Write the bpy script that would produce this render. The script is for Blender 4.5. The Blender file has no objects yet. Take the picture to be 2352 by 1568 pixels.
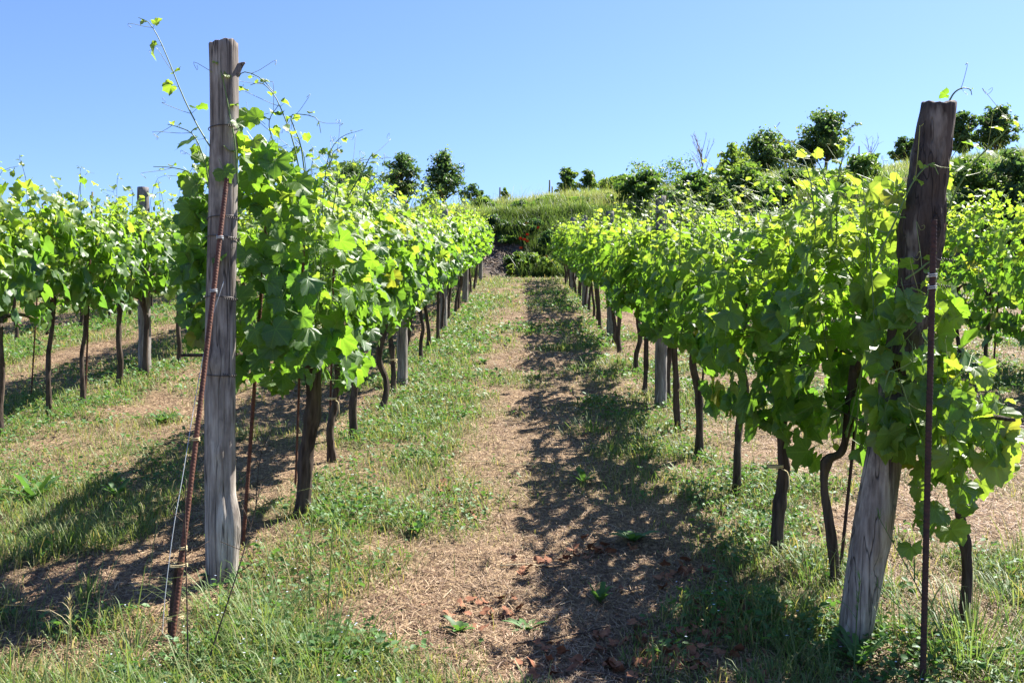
import bpy, math
import numpy as np
from mathutils import Vector, Matrix

# ------------------------------------------------------------------ camera, sky, sun
C = bpy.context.scene
COL = C.collection
F = 984.0                       # focal length in pixels of a 1024-wide frame
YAW = math.atan(10 / F)         # the rows run along +Y, the camera looks slightly left of them
cam_d = bpy.data.cameras.new('camera')
cam_d.sensor_width = 36.0
cam_d.lens = 36.0 * F / 1024
cam_d.clip_start = 0.05
cam_d.clip_end = 3000
cam = bpy.data.objects.new('camera', cam_d)
COL.objects.link(cam)
cam.rotation_euler = (math.radians(90), 0, YAW)
C.camera = cam

SUN_EL, SUN_AZ = math.radians(49.5), math.radians(46)     # azimuth clockwise from +Y
sun_dir = Vector((math.sin(SUN_AZ) * math.cos(SUN_EL), math.cos(SUN_AZ) * math.cos(SUN_EL), math.sin(SUN_EL)))
sd = bpy.data.lights.new('sun', 'SUN')
sd.energy = 5.0
sd.angle = math.radians(0.53)
sd.color = (1.0, 0.955, 0.88)
so = bpy.data.objects.new('sun', sd)
COL.objects.link(so)
so.rotation_euler = sun_dir.to_track_quat('Z', 'Y').to_euler()

W = bpy.data.worlds.new('World')
C.world = W
W.use_nodes = True
wn = W.node_tree.nodes
wl = W.node_tree.links
wn.clear()
sky = wn.new('ShaderNodeTexSky')
sky.sky_type = 'NISHITA'
sky.sun_disc = False
sky.sun_elevation = SUN_EL
sky.sun_rotation = SUN_AZ
sky.altitude = 300
sky.air_density = 1.0
sky.dust_density = 0.7
sky.ozone_density = 5.0
bg = wn.new('ShaderNodeBackground')
bg.inputs[1].default_value = 0.0515
wo = wn.new('ShaderNodeOutputWorld')
tint = wn.new('ShaderNodeMix')                 # the camera's cool, saturated rendering of the sky
tint.data_type = 'RGBA'
tint.blend_type = 'MULTIPLY'
tint.inputs[0].default_value = 1.0
tint.inputs[7].default_value = (0.95, 1.02, 1.32, 1)
wl.new(sky.outputs[0], tint.inputs[6])
wl.new(tint.outputs[2], bg.inputs[0])
wl.new(bg.outputs[0], wo.inputs[0])

C.view_settings.view_transform = 'Standard'
C.view_settings.look = 'None'
C.view_settings.exposure = 1.75
C.view_settings.gamma = 1.0
C.render.engine = 'CYCLES'
C.cycles.max_bounces = 10
C.cycles.diffuse_bounces = 6
C.cycles.glossy_bounces = 2
C.cycles.transmission_bounces = 6
C.cycles.transparent_max_bounces = 8
C.cycles.caustics_reflective = False
C.cycles.caustics_refractive = False

R = np.random.default_rng(11)

# ------------------------------------------------------------------ noise and terrain
def _hash(ix, iy, seed):
    h = (ix.astype(np.int64) * 374761393 + iy.astype(np.int64) * 668265263 + seed * 974711) & 0xFFFFFFFF
    h = ((h ^ (h >> 13)) * 1274126177) & 0xFFFFFFFF
    h = (h ^ (h >> 16)) & 0xFFFFFF
    return h / float(0xFFFFFF)

def vnoise(x, y, seed=0):
    x = np.asarray(x, float); y = np.asarray(y, float)
    ix = np.floor(x); iy = np.floor(y)
    fx = x - ix; fy = y - iy
    fx = fx * fx * (3 - 2 * fx); fy = fy * fy * (3 - 2 * fy)
    a = _hash(ix, iy, seed); b = _hash(ix + 1, iy, seed)
    c = _hash(ix, iy + 1, seed); d = _hash(ix + 1, iy + 1, seed)
    return (a * (1 - fx) + b * fx) * (1 - fy) + (c * (1 - fx) + d * fx) * fy

def fbm(x, y, seed=0, octv=4):
    s = 0.0; a = 0.5; t = 0.0
    for k in range(octv):
        s = s + a * vnoise(np.asarray(x) * 2 ** k + 17.3 * k, np.asarray(y) * 2 ** k + 9.1 * k, seed + k)
        t += a; a *= 0.5
    return s / t

def sstep(a, b, x):
    t = np.clip((np.asarray(x, float) - a) / (b - a), 0, 1)
    return t * t * (3 - 2 * t)

SL, H = 0.1174, 1.6
ROWS = {'L1': -1.22, 'R1': 1.245, 'L2': -4.03, 'L3': -7.0, 'R2': 5.3}
YB = 30.6                       # foot of the bank

def ground_base(x, y):
    x = np.asarray(x, float); y = np.asarray(y, float)
    yy = np.minimum(y, 3.0) * 0.6 + np.maximum(y - 3.0, 0) + 1.2 * 1 - 1.2   # a little flatter before the first vines
    f = SL * (np.where(y < 3.0, 3.0 - (3.0 - y) * 0.6, y)) - H
    xr = np.clip(x, -30, 42)
    bank_top = np.maximum(4.45 + 0.07 * xr, SL * 35.0 - H + 0.4)
    ridge = np.where(xr > 0, 6.2 + 0.110 * xr, 6.2 + 0.12 * xr)
    ridge = np.maximum(ridge, SL * 46 - H + 0.25)
    yf = YB + 0.5 * (vnoise(x * 0.35, x * 0 + 3.1, 5) - 0.5) * 2
    f_foot = SL * yf - H
    t1 = np.clip((y - yf) / 4.4, 0, 1); t1 = 0.55 * t1 + 0.45 * t1 * t1 * (3 - 2 * t1)
    t2 = np.clip((y - yf - 4.4) / 11.0, 0, 1)
    h2 = f_foot + (bank_top - f_foot) * t1
    h3 = bank_top + (ridge - bank_top) * (t2 * (1.35 - 0.35 * t2))
    far = np.maximum(y - yf - 15.4, 0)
    h4 = ridge - 0.0011 * far ** 2 * np.exp(-far / 90) - far * 0.02
    return np.where(y < yf, f, np.where(y < yf + 4.4, h2, np.where(y < yf + 15.4, h3, h4)))

def G(x, y):
    x = np.asarray(x, float); y = np.asarray(y, float)
    z = ground_base(x, y)
    b = (fbm(x * 1.1, y * 1.1, 21, 3) - 0.5) * 0.06 + (fbm(x * 5, y * 5, 31, 3) - 0.5) * 0.062
    hill = sstep(YB - 0.5, YB + 2, y)
    b = b + hill * ((fbm(x * 0.35, y * 0.35, 41, 3) - 0.5) * 0.5 + (fbm(x * 1.5, y * 1.5, 43, 2) - 0.5) * 0.3)
    return z + b

def gz(x, y):
    return float(G(np.array([x]), np.array([y]))[0])

cy_, sy_ = math.cos(YAW), math.sin(YAW)
def ray(px, py):
    a = (px - 512) / F; c = (341 - py) / F
    return np.array([a * cy_ - sy_, a * sy_ + cy_, c])
def at(px, py, Y):
    d = ray(px, py)
    return d * (Y / d[1])
def dp(x, y):                   # measured on the 2352-wide view of the photograph
    return x * 0.43537, y * 0.43537
def atd(x, y, Y):
    return at(*dp(x, y), Y)
def hit(px, py):                # where the view through a pixel meets the terrain
    d = ray(px, py)
    t = np.linspace(2.5, 70, 5000)
    p = d[None, :] * t[:, None]
    below = p[:, 2] < ground_base(p[:, 0], p[:, 1])
    k = int(np.argmax(below)) if below.any() else len(t) - 1
    return p[k]
def hitd(x, y):
    return hit(*dp(x, y))

def green(x, y):
    """how grassy the ground is, 0 straw .. 1 turf"""
    x = np.asarray(x, float); y = np.asarray(y, float)
    g = np.full(np.broadcast(x, y).shape, 0.40) + 0.10 * sstep(-0.05, -0.5, x) * sstep(-1.2, -0.9, x)
    wob = (fbm(x * 0.7, y * 0.7, 3, 2) - 0.5) * 0.5
    for k, rx in ROWS.items():
        g = g + (0.44 if k == 'R1' else 0.62) * np.exp(-(((x + wob - rx - (0.18 if k == 'L1' else -0.1)) / 0.42) ** 2))
    p = fbm(x * 1.3, y * 1.0, 7, 4)
    g = g + 0.75 * sstep(0.50, 0.66, p) - 0.35 * sstep(0.47, 0.36, fbm(x * 2.6, y * 2.2, 17, 3))
    g = g + 0.30 * sstep(-0.1, -0.7, x) * sstep(-1.0, -0.7, x)
    g = g + 0.16 * sstep(-1.8, -2.4, x)
    g = g + 0.16 * sstep(5.6, 4.2, y) * (sstep(-0.45, -0.9, x) + sstep(1.0, 1.5, x))
    g = g + 0.35 * sstep(15, 26, y)
    g = g - 0.36 * np.exp(-(((x - 0.15) / 0.42) ** 2)) * sstep(24, 12, y)
    g = g - 0.55 * sstep(6.0, 4.6, y) * np.exp(-(((x - 0.72) / 0.5) ** 2))
    g = g + 0.30 * sstep(0.50, 0.60, fbm(x * 3.1 + 8, y * 2.4, 113, 3)) * np.exp(-((x / 0.6) ** 2))
    g = g - 0.55 * sstep(0.56, 0.68, fbm(x * 0.9 + 40, y * 0.9, 13, 3))
    return np.clip(g, 0.03, 1)

# ------------------------------------------------------------------ mesh builder
class Geo:
    def __init__(s):
        s.v = []; s.t = []; s.q = []; s.mt = []; s.mq = []; s.a = {}; s.n = 0
    def add(s, v, tris=None, quads=None, mat=0, **attrs):
        v = np.asarray(v, float).reshape(-1, 3)
        if tris is not None and len(tris):
            tris = np.asarray(tris, np.int64).reshape(-1, 3) + s.n
            s.t.append(tris); s.mt.append(np.full(len(tris), mat, np.int32))
        if quads is not None and len(quads):
            quads = np.asarray(quads, np.int64).reshape(-1, 4) + s.n
            s.q.append(quads); s.mq.append(np.full(len(quads), mat, np.int32))
        for k, a in attrs.items():
            s.a.setdefault(k, []).append((s.n, np.asarray(a, float)))
        s.v.append(v); s.n += len(v)
        return s
    def mesh(s, name, mats, smooth=True):
        me = bpy.data.meshes.new(name)
        V = np.concatenate(s.v) if s.v else np.zeros((0, 3))
        me.vertices.add(len(V))
        me.vertices.foreach_set('co', V.astype(np.float32).ravel())
        T = np.concatenate(s.t) if s.t else np.zeros((0, 3), np.int64)
        Q = np.concatenate(s.q) if s.q else np.zeros((0, 4), np.int64)
        idx = np.concatenate([T.ravel(), Q.ravel()]).astype(np.int32)
        tot = np.concatenate([np.full(len(T), 3), np.full(len(Q), 4)]).astype(np.int32)
        st = np.concatenate([[0], np.cumsum(tot)[:-1]]).astype(np.int32) if len(tot) else tot
        me.loops.add(len(idx)); me.loops.foreach_set('vertex_index', idx)
        me.polygons.add(len(tot)); me.polygons.foreach_set('loop_start', st)
        me.polygons.foreach_set('loop_total', tot)
        mi = np.concatenate(s.mt + s.mq) if (s.mt or s.mq) else np.zeros(0, np.int32)
        me.polygons.foreach_set('material_index', mi.astype(np.int32))
        me.polygons.foreach_set('use_smooth', np.full(len(tot), smooth, bool))
        for m in mats:
            me.materials.append(m)
        for k, parts in s.a.items():
            dim = 1
            for _, a in parts:
                if a.ndim == 2:
                    dim = a.shape[1]
            buf = np.zeros((len(V), dim), np.float32)
            for o, a in parts:
                buf[o:o + len(a)] = a.reshape(len(a), -1)
            typ = 'FLOAT' if dim == 1 else 'FLOAT_VECTOR'
            at_ = me.attributes.new(k, typ, 'POINT')
            at_.data.foreach_set('value' if dim == 1 else 'vector', buf.ravel())
        me.update(calc_edges=True)
        me.validate()
        return me

def link(name, me, parent=None, loc=None):
    o = bpy.data.objects.new(name, me)
    COL.objects.link(o)
    if parent is not None:
        o.parent = parent
    if loc is not None:
        o.location = tuple(float(c) for c in loc)
    return o

def tag(o, label, cat, group=None, kind=None):
    o['label'] = label
    o['category'] = cat
    if group:
        o['group'] = group
    if kind:
        o['kind'] = kind
    return o

def norm(v):
    v = np.asarray(v, float)
    return v / np.maximum(np.linalg.norm(v, axis=-1, keepdims=True), 1e-9)

def smooth_path(pts, n):
    """Catmull-Rom through the points, n samples"""
    p = np.asarray(pts, float)
    if len(p) < 3:
        t = np.linspace(0, 1, n)[:, None]
        return p[0] * (1 - t) + p[-1] * t
    p = np.vstack([2 * p[0] - p[1], p, 2 * p[-1] - p[-2]])
    m = len(p) - 3
    out = []
    for u in np.linspace(0, m - 1e-6, n):
        i = int(u); t = u - i
        a, b, c, d = p[i], p[i + 1], p[i + 2], p[i + 3]
        out.append(0.5 * ((2 * b) + (-a + c) * t + (2 * a - 5 * b + 4 * c - d) * t * t + (-a + 3 * b - 3 * c + d) * t ** 3))
    return np.array(out)

def tube(g, pts, rad, seg=8, mat=0, rough=0.0, cap=True, seed=0, ribs=None, **attrs):
    p = np.asarray(pts, float); n = len(p)
    rad = np.broadcast_to(np.asarray(rad, float), (n,)).copy()
    tan = norm(np.gradient(p, axis=0))
    ref = np.array([0.0, 1.0, 0.0]) if abs(tan[:, 1]).mean() < 0.8 else np.array([1.0, 0, 0])
    u = norm(np.cross(np.broadcast_to(ref, tan.shape), tan)); w = np.cross(tan, u)
    th = np.linspace(0, 2 * math.pi, seg, endpoint=False)
    rr = rad[:, None] * np.ones((1, seg))
    if rough:
        L = np.concatenate([[0], np.cumsum(np.linalg.norm(np.diff(p, axis=0), axis=1))])
        cx = np.cos(th)[None, :] * 1.6 + 5; sx = np.sin(th)[None, :] * 1.6
        nz = vnoise(cx + sx * 2.1 + 0 * L[:, None], L[:, None] * 9 + sx * 1.7, seed) - 0.5
        nz2 = vnoise(cx * 3 + sx * 4.3, L[:, None] * 28 + cx, seed + 3) - 0.5
        rr = rr * (1 + rough * (nz * 1.3 + nz2 * 0.8))
    if ribs is not None:
        rr = rr * ribs
    v = p[:, None, :] + rr[:, :, None] * (np.cos(th)[None, :, None] * u[:, None, :] + np.sin(th)[None, :, None] * w[:, None, :])
    i = np.arange(n - 1)[:, None] * seg; j = np.arange(seg)[None, :]; k = (j + 1) % seg
    q = np.stack([i + j, i + k, i + seg + k, i + seg + j], -1).reshape(-1, 4)
    vv = v.reshape(-1, 3)
    tr = None
    if cap:
        vv = np.vstack([vv, p[0], p[-1]])
        a = np.stack([np.full(seg, n * seg), (np.arange(seg) + 1) % seg, np.arange(seg)], -1)
        b0 = (n - 1) * seg
        b = np.stack([np.full(seg, n * seg + 1), b0 + np.arange(seg), b0 + (np.arange(seg) + 1) % seg], -1)
        tr = np.vstack([a, b])
    at_ = {kk: np.full(len(vv), val) if np.ndim(val) == 0 else np.broadcast_to(np.asarray(val, float), (len(vv), len(val))) for kk, val in attrs.items()}
    g.add(vv, tris=tr, quads=q, mat=mat, **at_)
    return g

# ------------------------------------------------------------------ materials
def mat(name):
    m = bpy.data.materials.new(name)
    m.use_nodes = True
    nt = m.node_tree
    nt.nodes.clear()
    out = nt.nodes.new('ShaderNodeOutputMaterial')
    return m, nt, out

class N:
    """small helper for wiring nodes"""
    def __init__(s, nt): s.nt = nt
    def node(s, typ, ins=None, **props):
        n = s.nt.nodes.new(typ)
        for k, v in props.items():
            setattr(n, k, v)
        for k, v in (ins or {}).items():
            if isinstance(v, bpy.types.NodeSocket):
                s.nt.links.new(v, n.inputs[k])
            else:
                n.inputs[k].default_value = v
        return n
    def attr(s, name, out='Fac'):
        return s.node('ShaderNodeAttribute', attribute_name=name).outputs[out]
    def math(s, op, a, b=0.0, clamp=False):
        return s.node('ShaderNodeMath', {0: a, 1: b}, operation=op, use_clamp=clamp).outputs[0]
    def mix(s, f, a, b, blend='MIX'):
        n = s.nt.nodes.new('ShaderNodeMix'); n.data_type = 'RGBA'; n.blend_type = blend
        for sock, v in ((n.inputs[0], f), (n.inputs[6], a), (n.inputs[7], b)):
            if isinstance(v, bpy.types.NodeSocket): s.nt.links.new(v, sock)
            elif isinstance(v, (int, float)): sock.default_value = v
            else: sock.default_value = (*v, 1.0) if len(v) == 3 else v
        return n.outputs[2]
    def ramp(s, f, stops):
        n = s.nt.nodes.new('ShaderNodeValToRGB')
        e = n.color_ramp.elements
        while len(e) > 1: e.remove(e[-1])
        e[0].position = stops[0][0]; e[0].color = (*stops[0][1], 1)
        for p, c in stops[1:]:
            k = e.new(p); k.color = (*c, 1)
        s.nt.links.new(f, n.inputs[0])
        return n.outputs[0]
    def noise(s, scale, detail=4, vec=None, rough=0.55, out=0):
        ins = {'Scale': scale, 'Detail': detail, 'Roughness': rough}
        if vec is not None: ins['Vector'] = vec
        return s.node('ShaderNodeTexNoise', ins).outputs[out]
    def objco(s, scale=(1, 1, 1)):
        tc = s.node('ShaderNodeTexCoord').outputs['Object']
        mp = s.node('ShaderNodeMapping', {'Vector': tc, 'Scale': scale})
        return mp.outputs[0]
    def bump(s, h, strength=0.5, dist=0.02):
        return s.node('ShaderNodeBump', {'Height': h, 'Strength': strength, 'Distance': dist}).outputs[0]

def leaf_material(name, old, mid, young, trans_gain=(1.9, 1.75, 0.9), trans=0.45, rough=0.45, spec=0.5, veins=True):
    m, nt, out = mat(name)
    n = N(nt)
    age = n.attr('age'); rnd = n.attr('rnd')
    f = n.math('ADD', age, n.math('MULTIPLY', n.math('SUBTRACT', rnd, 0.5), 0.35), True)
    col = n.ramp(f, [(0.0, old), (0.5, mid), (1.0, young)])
    old_leaf = n.math('MULTIPLY', n.math('GREATER_THAN', rnd, 0.985), 0.6)
    col = n.mix(old_leaf, col, (0.26, 0.21, 0.05))
    bmp = None
    if veins:
        lp = n.attr('lp', 'Vector')
        sp = n.node('ShaderNodeSeparateXYZ', {0: lp})
        x = n.math('ABSOLUTE', sp.outputs[0]); y = sp.outputs[1]
        r = n.math('SQRT', n.math('ADD', n.math('MULTIPLY', x, x), n.math('MULTIPLY', y, y)))
        th = n.math('ARCTAN2', x, y)
        d = None
        for a in (0.0, 0.9, 1.85):
            e = n.math('ABSOLUTE', n.math('SUBTRACT', th, a))
            d = e if d is None else n.math('MINIMUM', d, e)
        w = n.math('MULTIPLY', d, r)
        vein = n.math('SUBTRACT', 1.0, n.math('DIVIDE', w, 0.028), True)
        # side veins slanting off the main ones
        sv = n.math('SINE', n.math('ADD', n.math('MULTIPLY', r, 34.0), n.math('MULTIPLY', d, -20.0)))
        sv = n.math('MULTIPLY', n.math('GREATER_THAN', sv, 0.9), 0.35)
        vein = n.math('MAXIMUM', vein, sv)
        col = n.mix(n.math('MULTIPLY', vein, 0.4), col, tuple(min(1, c * 2.0 + 0.02) for c in mid))
        bmp = n.bump(n.math('SUBTRACT', 1.0, vein), 0.35, 0.004)
    blot = n.noise(30.0, 2, n.objco())
    col = n.mix(n.math('MULTIPLY', blot, 0.25), col, tuple(c * 0.75 for c in old))
    pb = n.node('ShaderNodeBsdfPrincipled', {'Base Color': col, 'Roughness': rough, 'Specular IOR Level': spec})
    tcol = n.mix(1.0, col, trans_gain, 'MULTIPLY')
    tb = n.node('ShaderNodeBsdfTranslucent', {'Color': tcol})
    if bmp is not None:
        nt.links.new(bmp, pb.inputs['Normal'])
    ms = n.node('ShaderNodeMixShader', {0: trans, 1: pb.outputs[0], 2: tb.outputs[0]})
    nt.links.new(ms.outputs[0], out.inputs[0])
    return m

M = {}
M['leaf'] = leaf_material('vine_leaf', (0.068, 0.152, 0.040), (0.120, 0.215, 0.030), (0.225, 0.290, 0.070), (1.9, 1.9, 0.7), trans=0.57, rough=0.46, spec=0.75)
M['leaf_far'] = leaf_material('vine_leaf_far', (0.068, 0.152, 0.040), (0.122, 0.218, 0.030), (0.230, 0.295, 0.070), (1.9, 1.9, 0.7), trans=0.57, rough=0.46, spec=0.75, veins=False)
M['tree'] = leaf_material('oak_leaf', (0.044, 0.098, 0.042), (0.080, 0.150, 0.048), (0.140, 0.215, 0.060), trans=0.48, rough=0.5, spec=0.4, veins=False)
M['shrub'] = leaf_material('shrub_leaf', (0.055, 0.120, 0.030), (0.105, 0.190, 0.040), (0.190, 0.265, 0.060), trans=0.48, rough=0.5, spec=0.4, veins=False)

def simple(name, col, rough=0.8, spec=0.3, bump_scale=None, bump=0.3, var=None, metal=0.0, stretch=(1, 1, 1), dist=0.01):
    m, nt, out = mat(name)
    n = N(nt)
    c = col
    pb = n.node('ShaderNodeBsdfPrincipled', {'Roughness': rough, 'Specular IOR Level': spec, 'Metallic': metal})
    if bump_scale or var:
        nz = n.noise(bump_scale or 20, 5, n.objco(stretch))
        if var:
            f = n.node('ShaderNodeMapRange', {0: nz, 1: 0.35, 2: 0.68}).outputs[0]
            c = n.mix(f, col, var)
            nt.links.new(c, pb.inputs['Base Color'])
        if bump_scale:
            nt.links.new(n.bump(nz, bump, dist), pb.inputs['Normal'])
    if c is col:
        pb.inputs['Base Color'].default_value = (*col, 1)
    nt.links.new(pb.outputs[0], out.inputs[0])
    return m

M['bark'] = simple('vine_bark', (0.035, 0.024, 0.018), 0.9, 0.2, 40, 0.9, (0.115, 0.085, 0.065), stretch=(1, 1, 0.14), dist=0.012)
M['tree_bark'] = simple('tree_bark', (0.05, 0.04, 0.032), 0.9, 0.2, 8, 0.6, (0.13, 0.11, 0.09), stretch=(1, 1, 0.2))
M['dead_wood'] = simple('dead_wood', (0.22, 0.20, 0.20), 0.9, 0.2, 8, 0.4, (0.34, 0.31, 0.30))
M['stem'] = simple('green_stem', (0.12, 0.19, 0.045), 0.5, 0.4, None, 0, None)
M['tendril'] = simple('tendril', (0.24, 0.28, 0.08), 0.5, 0.4)
M['rust'] = simple('rusty_steel', (0.060, 0.022, 0.013), 0.75, 0.4, 60, 0.4, (0.17, 0.062, 0.032), dist=0.003)
M['rust_dark'] = simple('dark_rusty_steel', (0.030, 0.016, 0.013), 0.75, 0.4, 60, 0.4, (0.075, 0.032, 0.022), dist=0.003)
M['wire'] = simple('dull_wire', (0.08, 0.07, 0.065), 0.5, 0.5, metal=0.6)
M['twine'] = simple('white_twine', (0.45, 0.48, 0.50), 0.8, 0.2)
M['raffia'] = simple('raffia', (0.62, 0.50, 0.28), 0.8, 0.2)
M['petal'] = simple('poppy_petal', (0.55, 0.05, 0.015), 0.6, 0.2)
M['dead_leaf'] = simple('dead_leaf', (0.16, 0.062, 0.032), 0.8, 0.2, 30, 0.3, (0.30, 0.135, 0.07))

def wood_post(name, top, low, tz0, tz1, stain=0.5):
    """weathered round timber: long grey fibres, dark checks, blotches; a darker, bark-stained stretch between tz0 and tz1"""
    m, nt, out = mat(name)
    n = N(nt)
    co = n.objco((1, 1, 0.07))
    fib = n.noise(75, 5, co, 0.65)
    wide = n.noise(16, 4, n.objco((1, 1, 0.18)), 0.6)
    blot = n.noise(7, 5, n.objco((1, 1, 0.45)), 0.6)
    zz = n.node('ShaderNodeSeparateXYZ', {0: n.node('ShaderNodeTexCoord').outputs['Object']}).outputs[2]
    zz = n.math('ADD', zz, n.math('MULTIPLY', n.math('SUBTRACT', blot, 0.5), 0.7))
    up = n.node('ShaderNodeMapRange', {0: zz, 1: tz0, 2: tz1}).outputs[0]
    base = n.mix(up, low, top)
    f1 = n.node('ShaderNodeMapRange', {0: wide, 1: 0.36, 2: 0.66}).outputs[0]
    c = n.mix(f1, n.mix(1.0, base, (0.45, 0.43, 0.43), 'MULTIPLY'), base)
    f2 = n.node('ShaderNodeMapRange', {0: fib, 1: 0.38, 2: 0.62}).outputs[0]
    c = n.mix(f2, n.mix(1.0, c, (0.6, 0.57, 0.55), 'MULTIPLY'), c)
    f3 = n.node('ShaderNodeMapRange', {0: blot, 1: 0.52, 2: 0.66, 3: 0.0, 4: stain}).outputs[0]
    c = n.mix(f3, c, (0.055, 0.042, 0.040))
    crk = n.noise(26, 2, n.objco((1, 1, 0.035)), 0.5)
    ck = n.math('SUBTRACT', 1.0, n.math('DIVIDE', n.math('ABSOLUTE', n.math('SUBTRACT', crk, 0.5)), 0.018), True)
    c = n.mix(n.math('MULTIPLY', ck, 0.85), c, (0.025, 0.02, 0.018))
    pat = n.noise(11, 4, n.objco((1, 1, 0.25)), 0.6)
    pf = n.node('ShaderNodeMapRange', {0: pat, 1: 0.55, 2: 0.66, 3: 0.0, 4: 0.42}).outputs[0]
    c = n.mix(n.math('MULTIPLY', pf, up), c, n.mix(fib, tuple(k * 1.3 for k in low), tuple(k * 0.6 for k in low)))
    hgt = n.math('SUBTRACT', n.math('ADD', n.math('MULTIPLY', fib, 0.5), wide), ck)
    pb = n.node('ShaderNodeBsdfPrincipled', {'Base Color': c, 'Roughness': 0.88, 'Specular IOR Level': 0.2, 'Normal': n.bump(hgt, 0.7, 0.008)})
    nt.links.new(pb.outputs[0], out.inputs[0])
    return m
M['post_tall'] = wood_post('grey_post_wood', (0.37, 0.33, 0.285), (0.58, 0.53, 0.46), 0.5, 1.3, 0.72)
M['post_dark'] = wood_post('dark_post_wood', (0.120, 0.092, 0.072), (0.52, 0.45, 0.37), 0.75, 1.05, 0.7)
M['post_grey'] = wood_post('plain_post_wood', (0.28, 0.26, 0.25), (0.42, 0.39, 0.36), 0.5, 1.2, 0.5)

def blade_material(name, trans=0.35, gain=(1.6, 1.6, 0.9), rough=0.55, spec=0.35):
    m, nt, out = mat(name)
    n = N(nt)
    col = n.attr('tint', 'Vector')
    pb = n.node('ShaderNodeBsdfPrincipled', {'Base Color': col, 'Roughness': rough, 'Specular IOR Level': spec})
    if trans > 0:
        tb = n.node('ShaderNodeBsdfTranslucent', {'Color': n.mix(1.0, col, gain, 'MULTIPLY')})
        ms = n.node('ShaderNodeMixShader', {0: trans, 1: pb.outputs[0], 2: tb.outputs[0]})
        nt.links.new(ms.outputs[0], out.inputs[0])
    else:
        nt.links.new(pb.outputs[0], out.inputs[0])
    return m
M['blade'] = blade_material('grass_blade')
M['straw'] = blade_material('straw', 0.12, (1, 1, 0.9), 0.6, 0.3)

def ground_material(hill=False):
    m, nt, out = mat('hill_soil' if hill else 'vineyard_soil')
    n = N(nt)
    co = n.objco()
    big = n.noise(2.2, 6, co, 0.6)
    fine = n.noise(38, 6, co, 0.65)
    fib = n.noise(90, 3, n.objco((1, 0.25, 1)), 0.6)
    gr = n.attr('grass')
    soil = n.mix(n.node('ShaderNodeMapRange', {0: big, 1: 0.35, 2: 0.65}).outputs[0], (0.085, 0.052, 0.036) if not hill else (0.030, 0.022, 0.019), (0.150, 0.098, 0.066) if not hill else (0.085, 0.062, 0.048))
    straw = n.mix(n.node('ShaderNodeMapRange', {0: fib, 1: 0.35, 2: 0.65}).outputs[0], (0.16, 0.100, 0.060), (0.40, 0.285, 0.165))
    c = n.mix(n.node('ShaderNodeMapRange', {0: fine, 1: 0.40, 2: 0.58}).outputs[0], soil, straw)
    turf = n.mix(fine, (0.040, 0.060, 0.018), (0.105, 0.125, 0.040))
    gf = n.math('MULTIPLY', gr, n.node('ShaderNodeMapRange', {0: n.noise(55, 4, co), 1: 0.35, 2: 0.6}).outputs[0])
    c = n.mix(n.math('MULTIPLY', gf, 0.9), c, turf)
    ash = n.attr('ash')
    c = n.mix(ash, c, n.mix(fine, (0.045, 0.036, 0.034), (0.17, 0.15, 0.15)))
    h = n.math('ADD', n.math('MULTIPLY', fine, 0.7), n.math('MULTIPLY', fib, 0.4))
    pb = n.node('ShaderNodeBsdfPrincipled', {'Base Color': c, 'Roughness': 0.95, 'Specular IOR Level': 0.15, 'Normal': n.bump(h, 0.9, 0.03)})
    nt.links.new(pb.outputs[0], out.inputs[0])
    return m
M['ground'] = ground_material()
M['hill'] = ground_material(True)

# ------------------------------------------------------------------ ground and hill
def axis(*segs):
    out = []
    for a, b, st in segs:
        out += list(np.arange(a, b, st))
    out.append(segs[-1][1])
    return np.array(out)

def terrain(name, xs, ys, m, label, cat):
    X, Y = np.meshgrid(xs, ys)
    Z = G(X, Y)
    nx, ny = len(xs), len(ys)
    i = np.arange(ny - 1)[:, None] * nx; j = np.arange(nx - 1)[None, :]
    q = np.stack([i + j, i + j + 1, i + nx + j + 1, i + nx + j], -1).reshape(-1, 4)
    gr = green(X, Y)
    if name == 'hill':
        gr = np.where(Y < YB + 3.6, 0.25, 0.9)
    px, py = 0.4 * (1150 + 640 / 5.807), 0.4 * (450 + 1230 / 5.807)
    a0 = hit(px, py)
    ash = np.exp(-(((X - a0[0] + 0.15) / 0.85) ** 2 + ((Y - a0[1] - 0.2) / 1.0) ** 2) * 1.2)
    ash = np.clip(ash * 1.6 * (0.6 + 0.8 * fbm(X * 3, Y * 3, 77, 3)), 0, 1)
    gr = gr * (1 - ash)
    g = Geo().add(np.stack([X, Y, Z], -1), quads=q, grass=gr.ravel(), ash=ash.ravel())
    o = link(name, g.mesh(name, [m]))
    tag(o, label, cat, kind='structure')
    return o
xs_f = axis((-60, -12, 1.5), (-12, -4, 0.2), (-4, 4, 0.07), (4, 9, 0.15), (9, 60, 1.5))
ys_f = axis((-40, 2, 1.5), (2, 9, 0.06), (9, 18, 0.12), (18, YB - 0.8, 0.2))
terrain('ground', xs_f, ys_f, M['ground'], 'sloping vineyard ground with mown straw and green grass patches', 'ground')
xs_h = axis((-420, -60, 30), (-60, -8, 1.0), (-8, 8, 0.14), (8, 36, 0.5), (36, 60, 2), (60, 420, 30))
ys_h = axis((YB - 0.8, 35.5, 0.14), (35.5, 48, 0.4), (48, 120, 3), (120, 700, 30))
terrain('hill', xs_h, ys_h, M['hill'], 'grassy hillside and soil bank closing the top of the path', 'hill')
ash_xy = hit(0.4 * (1150 + 640 / 5.807), 0.4 * (450 + 1230 / 5.807))

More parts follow.
